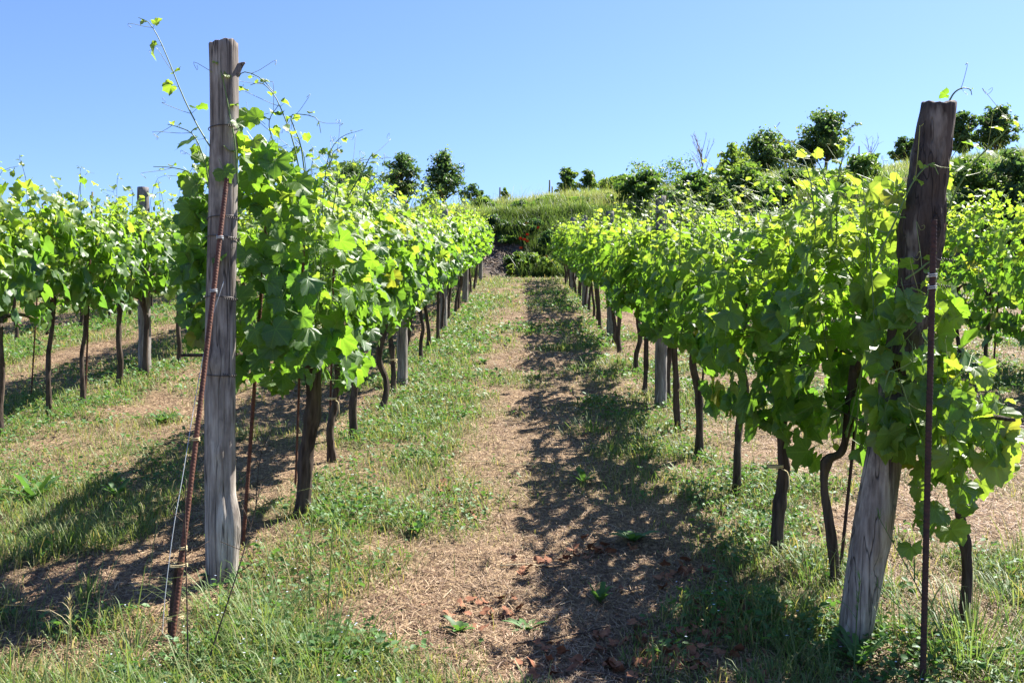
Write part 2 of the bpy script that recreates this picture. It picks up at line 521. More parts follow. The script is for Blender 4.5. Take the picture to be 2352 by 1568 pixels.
# ------------------------------------------------------------------ grass, straw, ground cover
def blades(g, x, y, z, h, w, az, lean, tint, mat=0, droop=0.35):
    """curved blades: two quads and a tip, tint is (n,3)"""
    n = len(x)
    dx, dy = np.cos(az), np.sin(az)
    sx, sy = -dy, dx
    lv = [(0.0, 0.0, 1.0), (0.45, 0.28, 0.85), (0.8, 0.68, 0.55)]
    V = np.zeros((n, 7, 3))
    for k, (t, b, ww) in enumerate(lv):
        cx = x + dx * lean * h * b; cyy = y + dy * lean * h * b; cz = z + h * t
        for s_, q in ((-1, 0), (1, 1)):
            V[:, 2 * k + q, 0] = cx + s_ * sx * w * ww * 0.5
            V[:, 2 * k + q, 1] = cyy + s_ * sy * w * ww * 0.5
            V[:, 2 * k + q, 2] = cz
    V[:, 6, 0] = x + dx * lean * h * 1.15; V[:, 6, 1] = y + dy * lean * h * 1.15
    V[:, 6, 2] = z + h * (1 - droop * np.clip(lean, 0, 1.2) * 0.5)
    o = np.arange(n)[:, None] * 7
    q = np.concatenate([o + np.array([[0, 1, 3, 2]]), o + np.array([[2, 3, 5, 4]])])
    t = o + np.array([[4, 5, 6]])
    g.add(V.reshape(-1, 3), tris=t, quads=q, mat=mat, tint=np.repeat(tint, 7, 0))

def wedge(n, y0, y1, pad=0.8):
    y = y0 * (y1 / y0) ** R.random(n)
    half = 0.56 * y + pad
    x = (R.random(n) * 2 - 1) * half + 0.01 * y
    return x, y

def lerp3(a, b, f):
    return np.asarray(a)[None, :] * (1 - f[:, None]) + np.asarray(b)[None, :] * f[:, None]

def not_ash(x, y):
    return ((x - ash_xy[0] + 0.25) / 1.0) ** 2 + ((y - ash_xy[1] - 0.5) / 1.4) ** 2 > R.random(len(x)) * 1.3

# short and tall turf grass
x, y = wedge(380000, 2.9, 31.2)
gd = green(x, y)
keep = (R.random(len(x)) < gd ** 1.25 * 0.95) & not_ash(x, y)
x, y, gd = x[keep], y[keep], gd[keep]
n = len(x)
tall = sstep(5.4, 4.0, y) * (sstep(-0.5, -1.0, x) + 0.9 * sstep(1.1, 1.6, x)) * (0.5 + fbm(x * 2, y * 2, 91, 2))
hh = (0.025 + 0.055 * R.random(n) ** 1.5) * (0.6 + 0.8 * gd) + tall * (0.005 + 0.09 * R.random(n) ** 2.5)
hh *= 0.55 + 0.9 * fbm(x * 3, y * 3, 97, 2)
hh += 0.10 * (R.random(n) < 0.03) * R.random(n) + (tall > 0.2) * (R.random(n) < 0.012) * (0.12 + 0.2 * R.random(n))
for fx, fy in ((392, 1500), (2118, 1585), (508, 1335), (1965, 1478)):
    fp = hitd(fx, fy)
    hh *= 1 - 0.7 * np.exp(-((x - fp[0]) / 0.16) ** 2 - ((y - fp[1] + 0.12) / 0.28) ** 2)
ww = (0.0028 + 0.0032 * R.random(n)) * np.maximum(1, y / 7)
dry = np.clip(R.random(n) * 1.15 - 0.25 - 0.45 * gd, 0, 1) + (R.random(n) < 0.08) * 0.8
dry = np.clip(dry, 0, 1)
shade = R.random(n)
tint = lerp3((0.065, 0.135, 0.030), (0.205, 0.265, 0.085), shade ** 1.2)
tint = tint * (1 - dry[:, None]) + dry[:, None] * np.array([[0.36, 0.28, 0.13]])
g = Geo()
blades(g, x, y, G(x, y) - 0.006, hh, ww, R.random(n) * 6.283, 0.25 + 1.0 * R.random(n) ** 1.3, tint)
tag(link('grass', g.mesh('grass', [M['blade']])), 'patchy green grass between and under the vine rows', 'grass', kind='stuff')

# mown straw lying on the soil
x, y = wedge(330000, 2.9, 31.0)
gd = green(x, y)
keep = (R.random(len(x)) < 1.02 - 0.62 * gd) & not_ash(x, y)
x, y = x[keep], y[keep]
n = len(x)
L = (0.012 + 0.11 * R.random(n) ** 3.0) * np.clip(y / 7, 1, 2.0)
wd = (0.0014 + 0.0026 * R.random(n) ** 1.5) * np.maximum(1, y / 6)
az = R.random(n) * 6.283
d = np.stack([np.cos(az), np.sin(az)], -1)
z = G(x, y)
V = np.zeros((n, 6, 3))
tilt = (R.random(n) - 0.35) * 0.3
for k, t in enumerate((-0.5, 0.0, 0.5)):
    bend = (R.random(n) - 0.5) * 0.25 * L if k != 1 else 0 * L
    cx = x + d[:, 0] * L * t - d[:, 1] * bend; cyy = y + d[:, 1] * L * t + d[:, 0] * bend
    cz = z + 0.006 + 0.012 * R.random(n) + tilt * L * t + SL * d[:, 1] * L * t
    for s_, q in ((-1, 0), (1, 1)):
        V[:, 2 * k + q, 0] = cx - s_ * d[:, 1] * wd * 0.5
        V[:, 2 * k + q, 1] = cyy + s_ * d[:, 0] * wd * 0.5
        V[:, 2 * k + q, 2] = cz + s_ * (R.random(n) - 0.5) * wd * 0.8
o_ = np.arange(n)[:, None] * 6
f = R.random(n)
tint = lerp3((0.14, 0.078, 0.048), (0.50, 0.360, 0.215), f ** 0.9)
tint *= (0.55 + 0.75 * fbm(x * 2.3, y * 2.3, 83, 3))[:, None]
tint[R.random(n) < 0.30] *= np.array([0.46, 0.36, 0.32])
g = Geo().add(V.reshape(-1, 3), quads=np.concatenate([o_ + np.array([[0, 1, 3, 2]]), o_ + np.array([[2, 3, 5, 4]])]), tint=np.repeat(tint, 6, 0))
tag(link('straw_litter', g.mesh('straw_litter', [M['straw']])), 'dry mown straw littering the path between the rows', 'straw', kind='stuff')

# low broad-leaved weeds along the rows, with pale blue flowers in them
x, y = wedge(170000, 2.9, 24)
gd = green(x, y)
pat = fbm(x * 1.6 + 9, y * 1.6, 55, 3)
drow = np.min([np.abs(x - rx - 0.2) for rx in ROWS.values()], axis=0)
pr = np.clip(gd - 0.35, 0, 1) * sstep(0.42, 0.6, pat + 0.22 * np.exp(-(drow / 0.5) ** 2))
keep = R.random(len(x)) < pr * 1.3
x, y = x[keep], y[keep]
n = len(x)
sz = (0.008 + 0.012 * R.random(n)) * np.clip(y / 7, 1, 2.2)
zc = G(x, y) + 0.012 + 0.07 * R.random(n)
nn = norm(np.stack([R.normal(0, 0.5, n), R.normal(0, 0.5, n), np.ones(n)], -1))
az = R.random(n) * 6.283
t0 = np.stack([np.cos(az), np.sin(az), 0 * az], -1); t0 = norm(t0 - nn * (t0 * nn).sum(-1, keepdims=True)); b0 = np.cross(nn, t0)
P = np.stack([x, y, zc], -1)
V = np.zeros((n, 6, 3))
for k, (a, b, c) in enumerate(((-1, 0, 0), (-0.3, -0.62, 0.12), (0.5, -0.5, 0.1), (1, 0, -0.15), (0.5, 0.5, 0.1), (-0.3, 0.62, 0.12))):
    V[:, k] = P + sz[:, None] * (a * t0 + b * b0 + c * nn)
o_ = np.arange(n)[:, None] * 6
tint = lerp3((0.050, 0.125, 0.030), (0.100, 0.200, 0.050), R.random(n))
g = Geo().add(V.reshape(-1, 3), quads=np.concatenate([o_ + np.array([[0, 1, 2, 3]]), o_ + np.array([[0, 3, 4, 5]])]), tint=np.repeat(tint, 6, 0))
tag(link('ground_cover', g.mesh('ground_cover', [M['blade']])), 'low small-leaved green weeds spreading along the feet of the vines', 'ground cover', kind='stuff')
pick = R.random(n) < 0.030
pf = P[pick] + np.array([0, 0, 0.022]); m_ = len(pf)
sz = (0.0045 + 0.0022 * R.random(m_)) * np.clip(pf[:, 1] / 6, 1, 1.7)
V = np.zeros((m_, 5, 3)); V[:, 0] = pf
for k in range(4):
    a = k * math.pi / 2 + R.random(m_)
    V[:, k + 1] = pf + sz[:, None] * np.stack([np.cos(a), np.sin(a), 0.35 + 0 * a], -1)
o_ = np.arange(m_)[:, None] * 5
tr = np.concatenate([o_ + np.array([[0, k + 1, (k + 1) % 4 + 1]]) for k in range(4)])
tint = lerp3((0.55, 0.66, 0.86), (0.80, 0.83, 0.88), R.random(m_))
g = Geo().add(V.reshape(-1, 3), tris=tr, tint=np.repeat(tint, 5, 0))
tag(link('speedwell_flowers', g.mesh('speedwell_flowers', [M['straw']], False)), 'tiny pale blue flowers dotted through the low weeds', 'flowers', kind='stuff')

# meadow on the bank and the hillside
def meadow(n, x0, x1, y0, y1):
    x = x0 + (x1 - x0) * R.random(n); y = y0 + (y1 - y0) * R.random(n) ** 0.9
    return x, y
x1_, y1_ = meadow(100000, -26, 30, 34.2, 48.5)
x2_, y2_ = meadow(34000, -3, 4, YB - 0.2, 35.2); x4_, y4_ = meadow(70000, -24, 28, YB - 0.2, 35.2)
x3_, y3_ = meadow(26000, -9, 12, 34.4, 39)
x = np.concatenate([x1_, x2_, x3_, x4_]); y = np.concatenate([y1_, y2_, y3_, y4_])
bank = y < YB + 4.0
bare = bank & (fbm(x * 1.2, y * 1.2, 61, 3) > 0.66 - 0.30 * sstep(0.2, -0.4, x) * sstep(-1.8, -1.0, x) * sstep(YB + 2.6, YB + 1.6, y))
keep = ~bare & (((x - ash_xy[0] + 0.15) / 0.95) ** 2 + ((y - ash_xy[1] - 0.2) / 1.1) ** 2 > 1.0 * (0.6 + 0.8 * fbm(x * 2, y * 2, 99, 2)))
x, y, bank = x[keep], y[keep], bank[keep]
n = len(x)
pt = fbm(x * 0.25, y * 0.25, 71, 3)
hh = np.where(bank, 0.10 + 0.35 * R.random(n), 0.14 + 0.30 * R.random(n)) * (0.5 + 1.1 * pt) + 0.5 * (R.random(n) < 0.012)
ww = 0.010 + 0.014 * R.random(n)
f = R.random(n)
tint = lerp3((0.090, 0.170, 0.038), (0.25, 0.32, 0.11), f)
gold = np.clip(sstep(0.48, 0.66, pt) * 0.35 + (R.random(n) < 0.10) * 0.5, 0, 0.75)[:, None]
tint = tint * (1 - gold) + gold * np.array([[0.40, 0.36, 0.18]])
tint[bank] = lerp3((0.055, 0.115, 0.030), (0.17, 0.24, 0.07), f)[bank]
tint = tint * (0.36 + 1.0 * fbm(x * 0.7 + 5, y * 0.9, 93, 3))[:, None] * np.where(bank & (np.abs(x) < 3), 0.8, 1.0)[:, None]
g = Geo()
blades(g, x, y, G(x, y) - 0.02, hh, ww, R.random(n) * 6.283, 0.2 + 0.7 * R.random(n), tint)
tag(link('meadow_grass', g.mesh('meadow_grass', [M['blade']])), 'tall pale meadow grass covering the hillside above the vines', 'grass', kind='stuff')

# ------------------------------------------------------------------ vine leaves
KEY = [(0, 1.0), (0.14, 0.93), (0.32, 0.83), (0.48, 0.76), (0.62, 0.79), (0.80, 0.88), (0.95, 0.91), (1.12, 0.84), (1.32, 0.75), (1.5, 0.72), (1.7, 0.76),
       (1.9, 0.74), (2.1, 0.66), (2.35, 0.60), (2.6, 0.54), (2.85, 0.40), (3.02, 0.17)]
def leaf_template(nhalf, rings, seed, tooth=0.055):
    rg = np.random.default_rng(seed)
    ka = np.array([k[0] for k in KEY]); kr = np.array([k[1] for k in KEY])
    th = np.linspace(0, 3.02, nhalf)
    def half():
        dr = np.interp(th, np.linspace(0, 3.02, 6), rg.normal(0, 0.06, 6))
        r = np.interp(th, ka, kr) * (1 + dr)
        te = tooth * np.where(np.arange(nhalf) % 2 == 0, 1, -1)
        return r * (1 + te)
    ra, rb = half(), half()
    ang = np.concatenate([th, -th[1:][::-1]]); rad = np.concatenate([ra, rb[1:][::-1]])
    k = len(ang)
    vs = [np.zeros((1, 2))]
    for f in rings:
        vs.append(np.stack([np.sin(ang) * rad * f, np.cos(ang) * rad * f], -1))
    v2 = np.concatenate(vs)
    x, y = v2[:, 0], v2[:, 1]
    r = np.hypot(x, y); a = np.arctan2(x, y)
    fold = rg.uniform(-0.08, 0.52); droop = rg.uniform(0.0, 0.62); ph = rg.uniform(0, 6.28); cup = rg.uniform(-0.2, 0.25)
    tw = rg.uniform(-0.25, 0.25)
    z = fold * np.abs(x) - droop * np.clip(y, -0.2, 1) ** 2 * 0.8 - cup * r * r + 0.12 * r * r * np.sin(4 * a + ph) + 0.05 * r * np.sin(9 * a + ph * 2) + tw * x * y
    z += 0.05 * np.cos(a * 3.5) * r          # panels between the veins dish a little
    T = []
    idx = lambda ring, i: 1 + ring * k + i % k
    for i in range(k - 1):
        T.append((0, idx(0, i + 1), idx(0, i)))
    T.append((0, idx(0, 0), idx(0, k - 1)))
    for q in range(len(rings) - 1):
        for i in range(k):
            if i == nhalf - 1:
                continue                     # the open sinus at the stalk
            T.append((idx(q, i), idx(q, i + 1), idx(q + 1, i + 1))); T.append((idx(q, i), idx(q + 1, i + 1), idx(q + 1, i)))
    T = [t for t in T if not (t[0] == 0 and set(t[1:]) == {idx(0, nhalf - 1), idx(0, nhalf)})]
    return np.stack([x, y, z], -1), np.array(T)
TPL = {2: [leaf_template(17, (0.5, 1.0), 100 + s) for s in range(8)],
       1: [leaf_template(9, (0.55, 1.0), 200 + s) for s in range(6)],
       0: [leaf_template(7, (1.0,), 300 + s, 0.0) for s in range(6)]}

def leaves(g, P, Nn, D, S, age, lod, mat=0, rg=R):
    n = len(P)
    Nn = norm(Nn); D = norm(D - Nn * (D * Nn).sum(-1, keepdims=True)); Xa = np.cross(D, Nn)
    ch = rg.integers(0, len(TPL[lod]), n); rnd = rg.random(n)
    for c in range(len(TPL[lod])):
        m = ch == c
        k = int(m.sum())
        if not k:
            continue
        tv, tt = TPL[lod][c]
        zs = rg.uniform(0.5, 2.0, k)[:, None, None]
        V = P[m][:, None, :] + S[m][:, None, None] * (tv[None, :, 0:1] * Xa[m][:, None, :] + tv[None, :, 1:2] * D[m][:, None, :] + zs * tv[None, :, 2:3] * Nn[m][:, None, :])
        T = (np.arange(k)[:, None, None] * len(tv) + tt[None]).reshape(-1, 3)
        lp = np.tile(tv * np.array([1, 1, 0]), (k, 1))
        g.add(V.reshape(-1, 3), tris=T, mat=mat, age=np.repeat(age[m], len(tv)), rnd=np.repeat(rnd[m], len(tv)), lp=lp)

def strips(g, A, B, w, mat, sag=0.0):
    """thin three-sided stalks from points A to points B"""
    n = len(A)
    t = norm(B - A); u = norm(np.cross(t, np.array([0.3, 0.5, 0.8]))); v = np.cross(t, u)
    Vv = np.zeros((n, 6, 3))
    for k in range(3):
        a = k * 2.094
        o = w * (math.cos(a) * u + math.sin(a) * v)
        Vv[:, k] = A + o; Vv[:, k + 3] = B + o * 0.7
    i = np.arange(n)[:, None] * 6
    q = np.concatenate([i + np.array([[k, (k + 1) % 3, (k + 1) % 3 + 3, k + 3]]) for k in range(3)])
    g.add(Vv.reshape(-1, 3), quads=q, mat=mat)

def foliage(seed, n, lod, z0=0.92, z1=1.68, half=0.27, ylen=0.62, size=0.082, side_bias=0.0):
    """the leaf wall of one vine; local origin at the trunk foot, the row along y"""
    rg = np.random.default_rng(seed)
    g = Geo()
    h = z0 + (z1 - z0) * rg.beta(1.25, 1.25, n)
    u = (h - z0) / (z1 - z0)
    y = rg.uniform(-ylen, ylen, n)
    lump = fbm(y * 2.2 + seed * 3.7, h * 2.2, seed, 3) - 0.5
    prof = 0.50 + 0.62 * np.sin(np.clip(u * 0.95 + 0.06, 0, 1) * math.pi) ** 0.8
    Wd = half * prof * (1 + 0.9 * lump)
    s = rg.choice([-1.0, 1.0], n, p=[0.5 - side_bias, 0.5 + side_bias])
    x = s * Wd * np.where(rg.random(n) < 0.72, 0.72 + 0.36 * rg.random(n), rg.random(n))
    h = h + 0.10 * lump - 0.07 * (u < 0.25) * fbm(y * 3, y * 0 + seed, seed + 9, 2) * 2
    ntop = int(n * 0.22)
    h[:ntop] = z1 - 0.22 + 0.34 * rg.random(ntop) ** 1.4 * (0.35 + 1.3 * fbm(y[:ntop] * 2.6, y[:ntop] * 0 + seed, seed + 4, 2))
    u[:ntop] = 1.0; x[:ntop] = rg.normal(0, half * 0.42, ntop)
    P = np.stack([x, y, h], -1)
    up = 0.25 + 0.75 * u ** 2 + 0.15 * rg.normal(size=n)
    Nn = np.stack([s * (0.95 - 0.45 * u) + rg.normal(0, 0.42, n), rg.normal(0, 0.45, n), up + rg.normal(0, 0.25, n)], -1)
    D = np.stack([s * 0.35 + rg.normal(0, 0.35, n), rg.normal(0, 0.45, n), -0.75 + 0.55 * u + rg.normal(0, 0.30, n)], -1)
    S = size * (0.48 + 0.82 * rg.random(n) ** 1.1) * (1.12 - 0.50 * u ** 1.6)
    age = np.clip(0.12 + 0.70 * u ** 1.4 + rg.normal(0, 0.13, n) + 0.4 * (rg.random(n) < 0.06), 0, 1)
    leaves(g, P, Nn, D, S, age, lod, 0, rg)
    if lod == 2:
        Dn = norm(D)
        A = P - Dn * 0.004
        B = np.stack([x * 0.55, y + rg.normal(0, 0.03, n), h + 0.02 + rg.normal(0, 0.04, n)], -1)
        Ln = np.linalg.norm(B - A, axis=1, keepdims=True)
        B = A + (B - A) / np.maximum(Ln, 1e-6) * np.minimum(Ln, 0.10)
        strips(g, A, B, 0.0017, 1)
    # canes inside the wall
    for k in range(4):
        yy = rg.uniform(-ylen, ylen) * 0.9; xx = rg.normal(0, 0.06)
        p = smooth_path([(0.0, yy * 0.8, z0 + 0.02), (xx, yy + rg.normal(0, 0.05), (z0 + z1) / 2), (xx * 2.0 + rg.normal(0, 0.06), yy + rg.normal(0, 0.1), z1 + rg.uniform(-0.1, 0.08))], 7)
        tube(g, p, np.linspace(0.0036, 0.0018, 7), 4, 1, cap=False)
    return g

def shoot_geo(rg, pts, lod, r0=0.0035, leaf=0.042, nl=6, tip=True, sides=None):
    """one growing shoot: stem with small alternate leaves; returns the stem+leaf mesh data and its tendrils"""
    g = Geo()
    ns = 14 if lod == 2 else 7
    p = smooth_path(pts, ns)
    tube(g, p, np.linspace(r0, r0 * 0.4, ns), 6 if lod == 2 else 4, 1, cap=False)
    tan = norm(np.gradient(p, axis=0))
    P = []; D = []; Nn = []; S = []; A = []
    tends = []
    for k in range(nl):
        f = 0.08 + 0.9 * (k + 0.5) / nl
        i = int(f * (ns - 1))
        base = p[i]; t = tan[i]
        side = np.cross(t, np.array([rg.normal(0, .5), rg.normal(0, .5) - 0.6, 0.3])); side = side / np.linalg.norm(side) * (1 if k % 2 else -1)
        s = leaf * (1.25 - 0.95 * f) * rg.uniform(0.8, 1.25)
        q = base + side * s * 0.75 + t * s * 0.3
        strips(g, base[None], q[None], 0.0013, 1)
        P.append(q); D.append(side * 0.8 + np.array([0, 0, -0.35 + 0.3 * f]) + rg.normal(0, 0.25, 3))
        Nn.append(np.array([rg.normal(0, .5), rg.normal(-0.2, .5), 0.7]) + t * 0.2); S.append(s); A.append(np.clip(0.45 + 0.6 * f, 0, 1))
        if k % 2 == 1:
            e = -side
            L = rg.uniform(0.07, 0.16)
            c1 = base + (e * 0.6 + t * 0.5) * L * 0.5
            c2 = base + (e * 0.9 + t * 0.7 + np.array([0, 0, 0.1])) * L
            c3 = c2 + np.array([rg.normal(0, .3), rg.normal(0, .2), rg.normal(-0.3, .3)]) * L * 0.4
            ax = norm(np.cross(c3 - c2, rg.normal(size=3))); c4 = c3 + ax * L * 0.15; c5 = c4 - (c3 - c2) * 0.35 + ax * L * 0.06
            tends.append(smooth_path([base, c1, c2, c3, c4, c5, c5 - ax * L * 0.12], 18))
    if nl:
        leaves(g, np.array(P), np.array(Nn), np.array(D), np.array(S), np.array(A), lod, 0, rg)
    return g, tends

def trunk_geo(seed, lean=(0.0, 0.0), height=0.85, r=0.036, arms=True, lod=2, kink=0.022, pts=None):
    rg = np.random.default_rng(seed)
    g = Geo()
    ns = 60 if lod == 2 else 12
    if pts is None:
        pts = [(0, 0, -0.06)]
        for f in (0.25, 0.5, 0.75, 1.0):
            pts.append((lean[0] * f + rg.normal(0, kink) * (f < 1), lean[1] * f + rg.normal(0, kink) * (f < 1), height * f))
    p = smooth_path(pts, ns)
    f = np.linspace(0, 1, ns)
    rad = r * (1.0 + 0.75 * np.exp(-(f / 0.08) ** 2) - 0.18 * f + 0.35 * np.exp(-((f - 1) / 0.1) ** 2))
    if lod == 2:
        rad = rad * (1 + 0.22 * (vnoise(f * 9, f * 0 + seed, seed) - 0.5) + 0.25 * np.exp(-((f - rg.uniform(.3, .7)) / 0.04) ** 2))
        th = np.linspace(0, 2 * math.pi, 22, endpoint=False)[None, :]
        strip = 1 + 0.28 * (vnoise(np.cos(th) * 4 + 9 + np.sin(th) * 3.1 + f[:, None] * 1.5, f[:, None] * 7 + np.sin(th) * 2, seed + 1) - 0.5) + 0.10 * (vnoise(np.cos(th) * 11, f[:, None] * 30 + np.sin(th) * 9, seed + 2) - 0.5)
        tube(g, p, rad, 22, 0, 0.12, True, seed, strip)
    else:
        tube(g, p, rad, 8, 0, 0.3, True, seed)
    if arms:
        top = p[-1]
        for s in (-1, 1):
            q = smooth_path([top - np.array([0, 0, 0.03]), top + np.array([rg.normal(0, .02), s * 0.10, 0.05]), top + np.array([-lean[0] * .6 + rg.normal(0, .02), s * 0.30, 0.07]),
                             top + np.array([-lean[0] + rg.normal(0, .02), s * 0.5, 0.06 + rg.normal(0, .02)])], 12)
            tube(g, q, np.linspace(r * 0.75, r * 0.3, 12), 9 if lod == 2 else 6, 0, 0.4, True, seed + 5)
    return g

ORD = 'first second third fourth fifth sixth seventh eighth ninth tenth eleventh twelfth thirteenth fourteenth fifteenth sixteenth seventeenth eighteenth nineteenth twentieth'.split()
ORD += ['twenty-' + o for o in ORD[:9]] + ['thirtieth'] + ['thirty-' + o for o in ORD[:9]]

def new_vine(label, group, x, y, rz=0.0):
    e = link('grapevine', None, None, (x, y, gz(x, y)))
    e.rotation_euler = (0, 0, rz)
    tag(e, label, 'grapevine', group)
    return e

def attach(e, seed, n, lod, shoots=4, trunk=None, tie=False, **kw):
    rg = np.random.default_rng(seed + 999)
    tg = trunk if trunk is not None else trunk_geo(seed, (rg.normal(0, .04), rg.normal(0, .05)), rg.uniform(0.76, 0.88), rg.uniform(0.022, 0.030), True, lod)
    link('trunk', tg.mesh('trunk', [M['bark']]), e)
    lm = M['leaf'] if lod == 2 else M['leaf_far']
    fg = foliage(seed, n, lod, **kw)
    z1 = kw.get('z1', 1.68)
    link('foliage', fg.mesh('foliage', [lm, M['stem']]), e)
    for k in range(shoots):
        yy = rg.uniform(-0.5, 0.5); xx = rg.normal(0, 0.14)
        L = rg.uniform(0.18, 0.40) * (1.3 if rg.random() < 0.15 else 0.9)
        dx, dy = np.clip(rg.normal(0, 0.08, 2), -0.15, 0.15)
        pts = [(xx, yy, z1 - 0.18), (xx + dx * 0.3, yy + dy * 0.3, z1 + L * 0.3), (xx + dx, yy + dy, z1 + L * 0.75), (xx + dx * 2.0 + rg.normal(0, 0.03), yy + dy * 2.0, z1 + L * rg.uniform(0.8, 1.0))]
        sg, tends = shoot_geo(rg, pts, max(lod, 1), 0.0032, 0.042, 6 if lod == 2 else 5)
        so_ = link('shoot', sg.mesh('shoot', [lm, M['stem']]), e)
        if lod == 2:
            for tp in tends[:2]:
                link('tendril', tube(Geo(), tp, np.linspace(0.0013, 0.0006, len(tp)), 4, 0, cap=False).mesh('tendril', [M['tendril']]), so_)
    if tie:
        h = rg.uniform(0.3, 0.45)
        a = np.linspace(0, 2 * math.pi * 2, 30)
        ring = np.stack([np.cos(a) * 0.040, np.sin(a) * 0.040, h + a * 0.0012], -1)
        tg2 = tube(Geo(), ring, 0.0035, 5, 0)
        tube(tg2, smooth_path([(0.02, -0.036, h), (0.045, -0.06, h - 0.02), (0.05, -0.062, h - 0.10)], 6), 0.003, 4, 0)
        link('raffia_tie', tg2.mesh('raffia_tie', [M['raffia']]), e)
    return e

def kids(o):
    return [c for c in bpy.data.objects if c.parent == o]
def copy_tree(o, parent=None, tree=None):
    c = o.copy()
    COL.objects.link(c)
    if parent is not None:
        c.parent = parent
    for ch, sub in tree:
        copy_tree(ch, c, sub)
    return c
def tree_of(o):
    return [(ch, tree_of(ch)) for ch in kids(o)]

ROWNAME = {'L1': 'row behind the tall knotted end post', 'R1': 'row behind the dark leaning end post', 'L2': 'second row left of the path',
           'L3': 'third row left of the path', 'R2': 'row beyond the dark leaning post'}
LOOK = {'L1': 'sunlit', 'R1': 'backlit', 'L2': 'leafy', 'L3': 'partly hidden', 'R2': 'yellow-green'}
GROUP = {'L1': 'grapevines of the left row along the path', 'R1': 'grapevines of the right row along the path', 'L2': 'grapevines of the second left row',
         'L3': 'grapevines of the third left row', 'R2': 'grapevines of the far right row'}
def vine_label(row, i):
    return f'{LOOK[row]} grapevine, {ORD[i]} uphill in the {ROWNAME[row]}'

def rowx(row, y):
    return ROWS[row]

# measured trunk feet along each row; beyond those, about one a metre
L1 = [5.42, 6.67, 7.42, 8.58, 9.45, 10.7, 11.7]
R1 = [4.36, 4.84, 5.86, 6.80, 7.66, 9.0, 9.46, 10.9, 12.4, 13.3]
L2 = [7.5, 8.35, 8.87, 9.75, 10.45, 11.36, 12.4]
L3 = [10.6, 12.2, 13.5, 14.5]
R2 = [8.6, 9.5, 10.4, 11.3, 12.0, 12.9]
LIST = {'L1': L1, 'R1': R1, 'L2': L2, 'L3': L3, 'R2': R2}
for k, l in LIST.items():
    while l[-1] < 29.0:
        l.append(l[-1] + 0.93 + 0.14 * R.random())

FOOT = {('R1', 0): 1.38, ('R1', 1): 1.244, ('R1', 2): 1.275, ('R1', 3): 1.22, ('R1', 4): 1.22, ('R1', 6): 1.17, ('R1', 7): 1.26,
        ('L1', 0): -1.22, ('L1', 1): -1.28, ('L1', 2): -1.26, ('L1', 3): -1.23}      # feet measured on the photograph
protos = []
def make_protos():
    for k in range(6):
        e = new_vine('x', 'x', 0, 0)
        attach(e, 500 + k, 350, 1, shoots=3)
        protos.append((e, tree_of(e), 'mid'))
    for k in range(5):
        e = new_vine('x', 'x', 0, 0)
        attach(e, 600 + k, 310, 0, shoots=2, size=0.084)
        protos.append((e, tree_of(e), 'far'))
    for k in range(4):                              # the far right row is left bushier and lower
        e = new_vine('x', 'x', 0, 0)
        attach(e, 700 + k, 430, 1, shoots=3, z0=0.50, z1=1.80, half=0.32)
        protos.append((e, tree_of(e), 'low'))
make_protos()
used = set()
def place_proto(kind, row, i, x, y):
    c = [k for k, p in enumerate(protos) if p[2] == kind]
    fresh = [q for q in c if q not in used]
    k = fresh[0] if fresh else c[int(R.integers(0, len(c)))]
    e, tr, _ = protos[k]
    if k in used:
        o = copy_tree(e, None, tr)
    else:
        o = e; used.add(k)
    o.location = (x, y, gz(x, y))
    s = R.uniform(0.94, 1.05) * (0.92 if row == 'R1' else 1.08 if row == 'L2' else 1.0)
    o.scale = (R.uniform(0.92, 1.1), 1.0, s)
    o.rotation_euler = (0, 0, math.pi * int(R.integers(0, 2)) + R.normal(0, 0.05))
    o['label'] = vine_label(row, i); o['group'] = GROUP[row]; o['category'] = 'grapevine'
    return o

for row in ('L1', 'R1', 'L2', 'L3', 'R2'):
    for i, yv in enumerate(LIST[row]):
        xv = ROWS[row] + R.normal(0, 0.035)
        xv = FOOT.get((row, i), xv)
        near = (row == 'L1' and yv < 11) or (row == 'R1' and yv < 10.5)
        if near:
            e = new_vine(vine_label(row, i), GROUP[row], xv, yv)
            seed = 1000 + i * 7 + (300 if row == 'R1' else 0)
            kw = dict(z0=0.88, z1=1.74 if row == 'L1' else 1.53, half=0.32 if row == 'L1' else 0.27, ylen=0.60)
            nl, sh, trunk, tie = (400 if row == 'L1' else 330), (5 if row == 'L1' else 8), None, (i % 3 == 1)
            if row == 'L1' and i == 0:
                kw.update(ylen=0.75, z0=0.80, z1=1.80); nl = 500; sh = 7
                trunk = trunk_geo(41, pts=[(0, 0, -0.06), (0.015, 0, 0.12), (0.03, 0, 0.35), (0.07, 0, 0.62), (0.06, 0.0, 0.90)], r=0.047)
            if row == 'R1' and i == 0:
                kw.update(z0=0.66, z1=1.66, ylen=0.55); nl = 430
                trunk = trunk_geo(52, pts=[(0, 0, -0.06), (0.0, 0, 0.10), (-0.025, 0, 0.30), (-0.045, 0, 0.45), (-0.03, 0, 0.56), (0.03, 0.0, 0.60), (0.06, 0, 0.72), (0.09, 0, 0.98)], r=0.021)
            if row == 'R1' and i == 1:
                kw.update(z0=0.76); nl = 400
                trunk = trunk_geo(53, pts=[(0, 0, -0.06), (0.015, 0, 0.2), (0.04, 0, 0.4), (0.03, 0, 0.6), (0.05, 0, 0.85)], r=0.028)
            attach(e, seed, nl, 2, sh, trunk, tie, **kw)
        else:
            place_proto('low' if row == 'R2' and yv < 22 else 'mid' if yv < 15 else 'far', row, i, xv, yv)

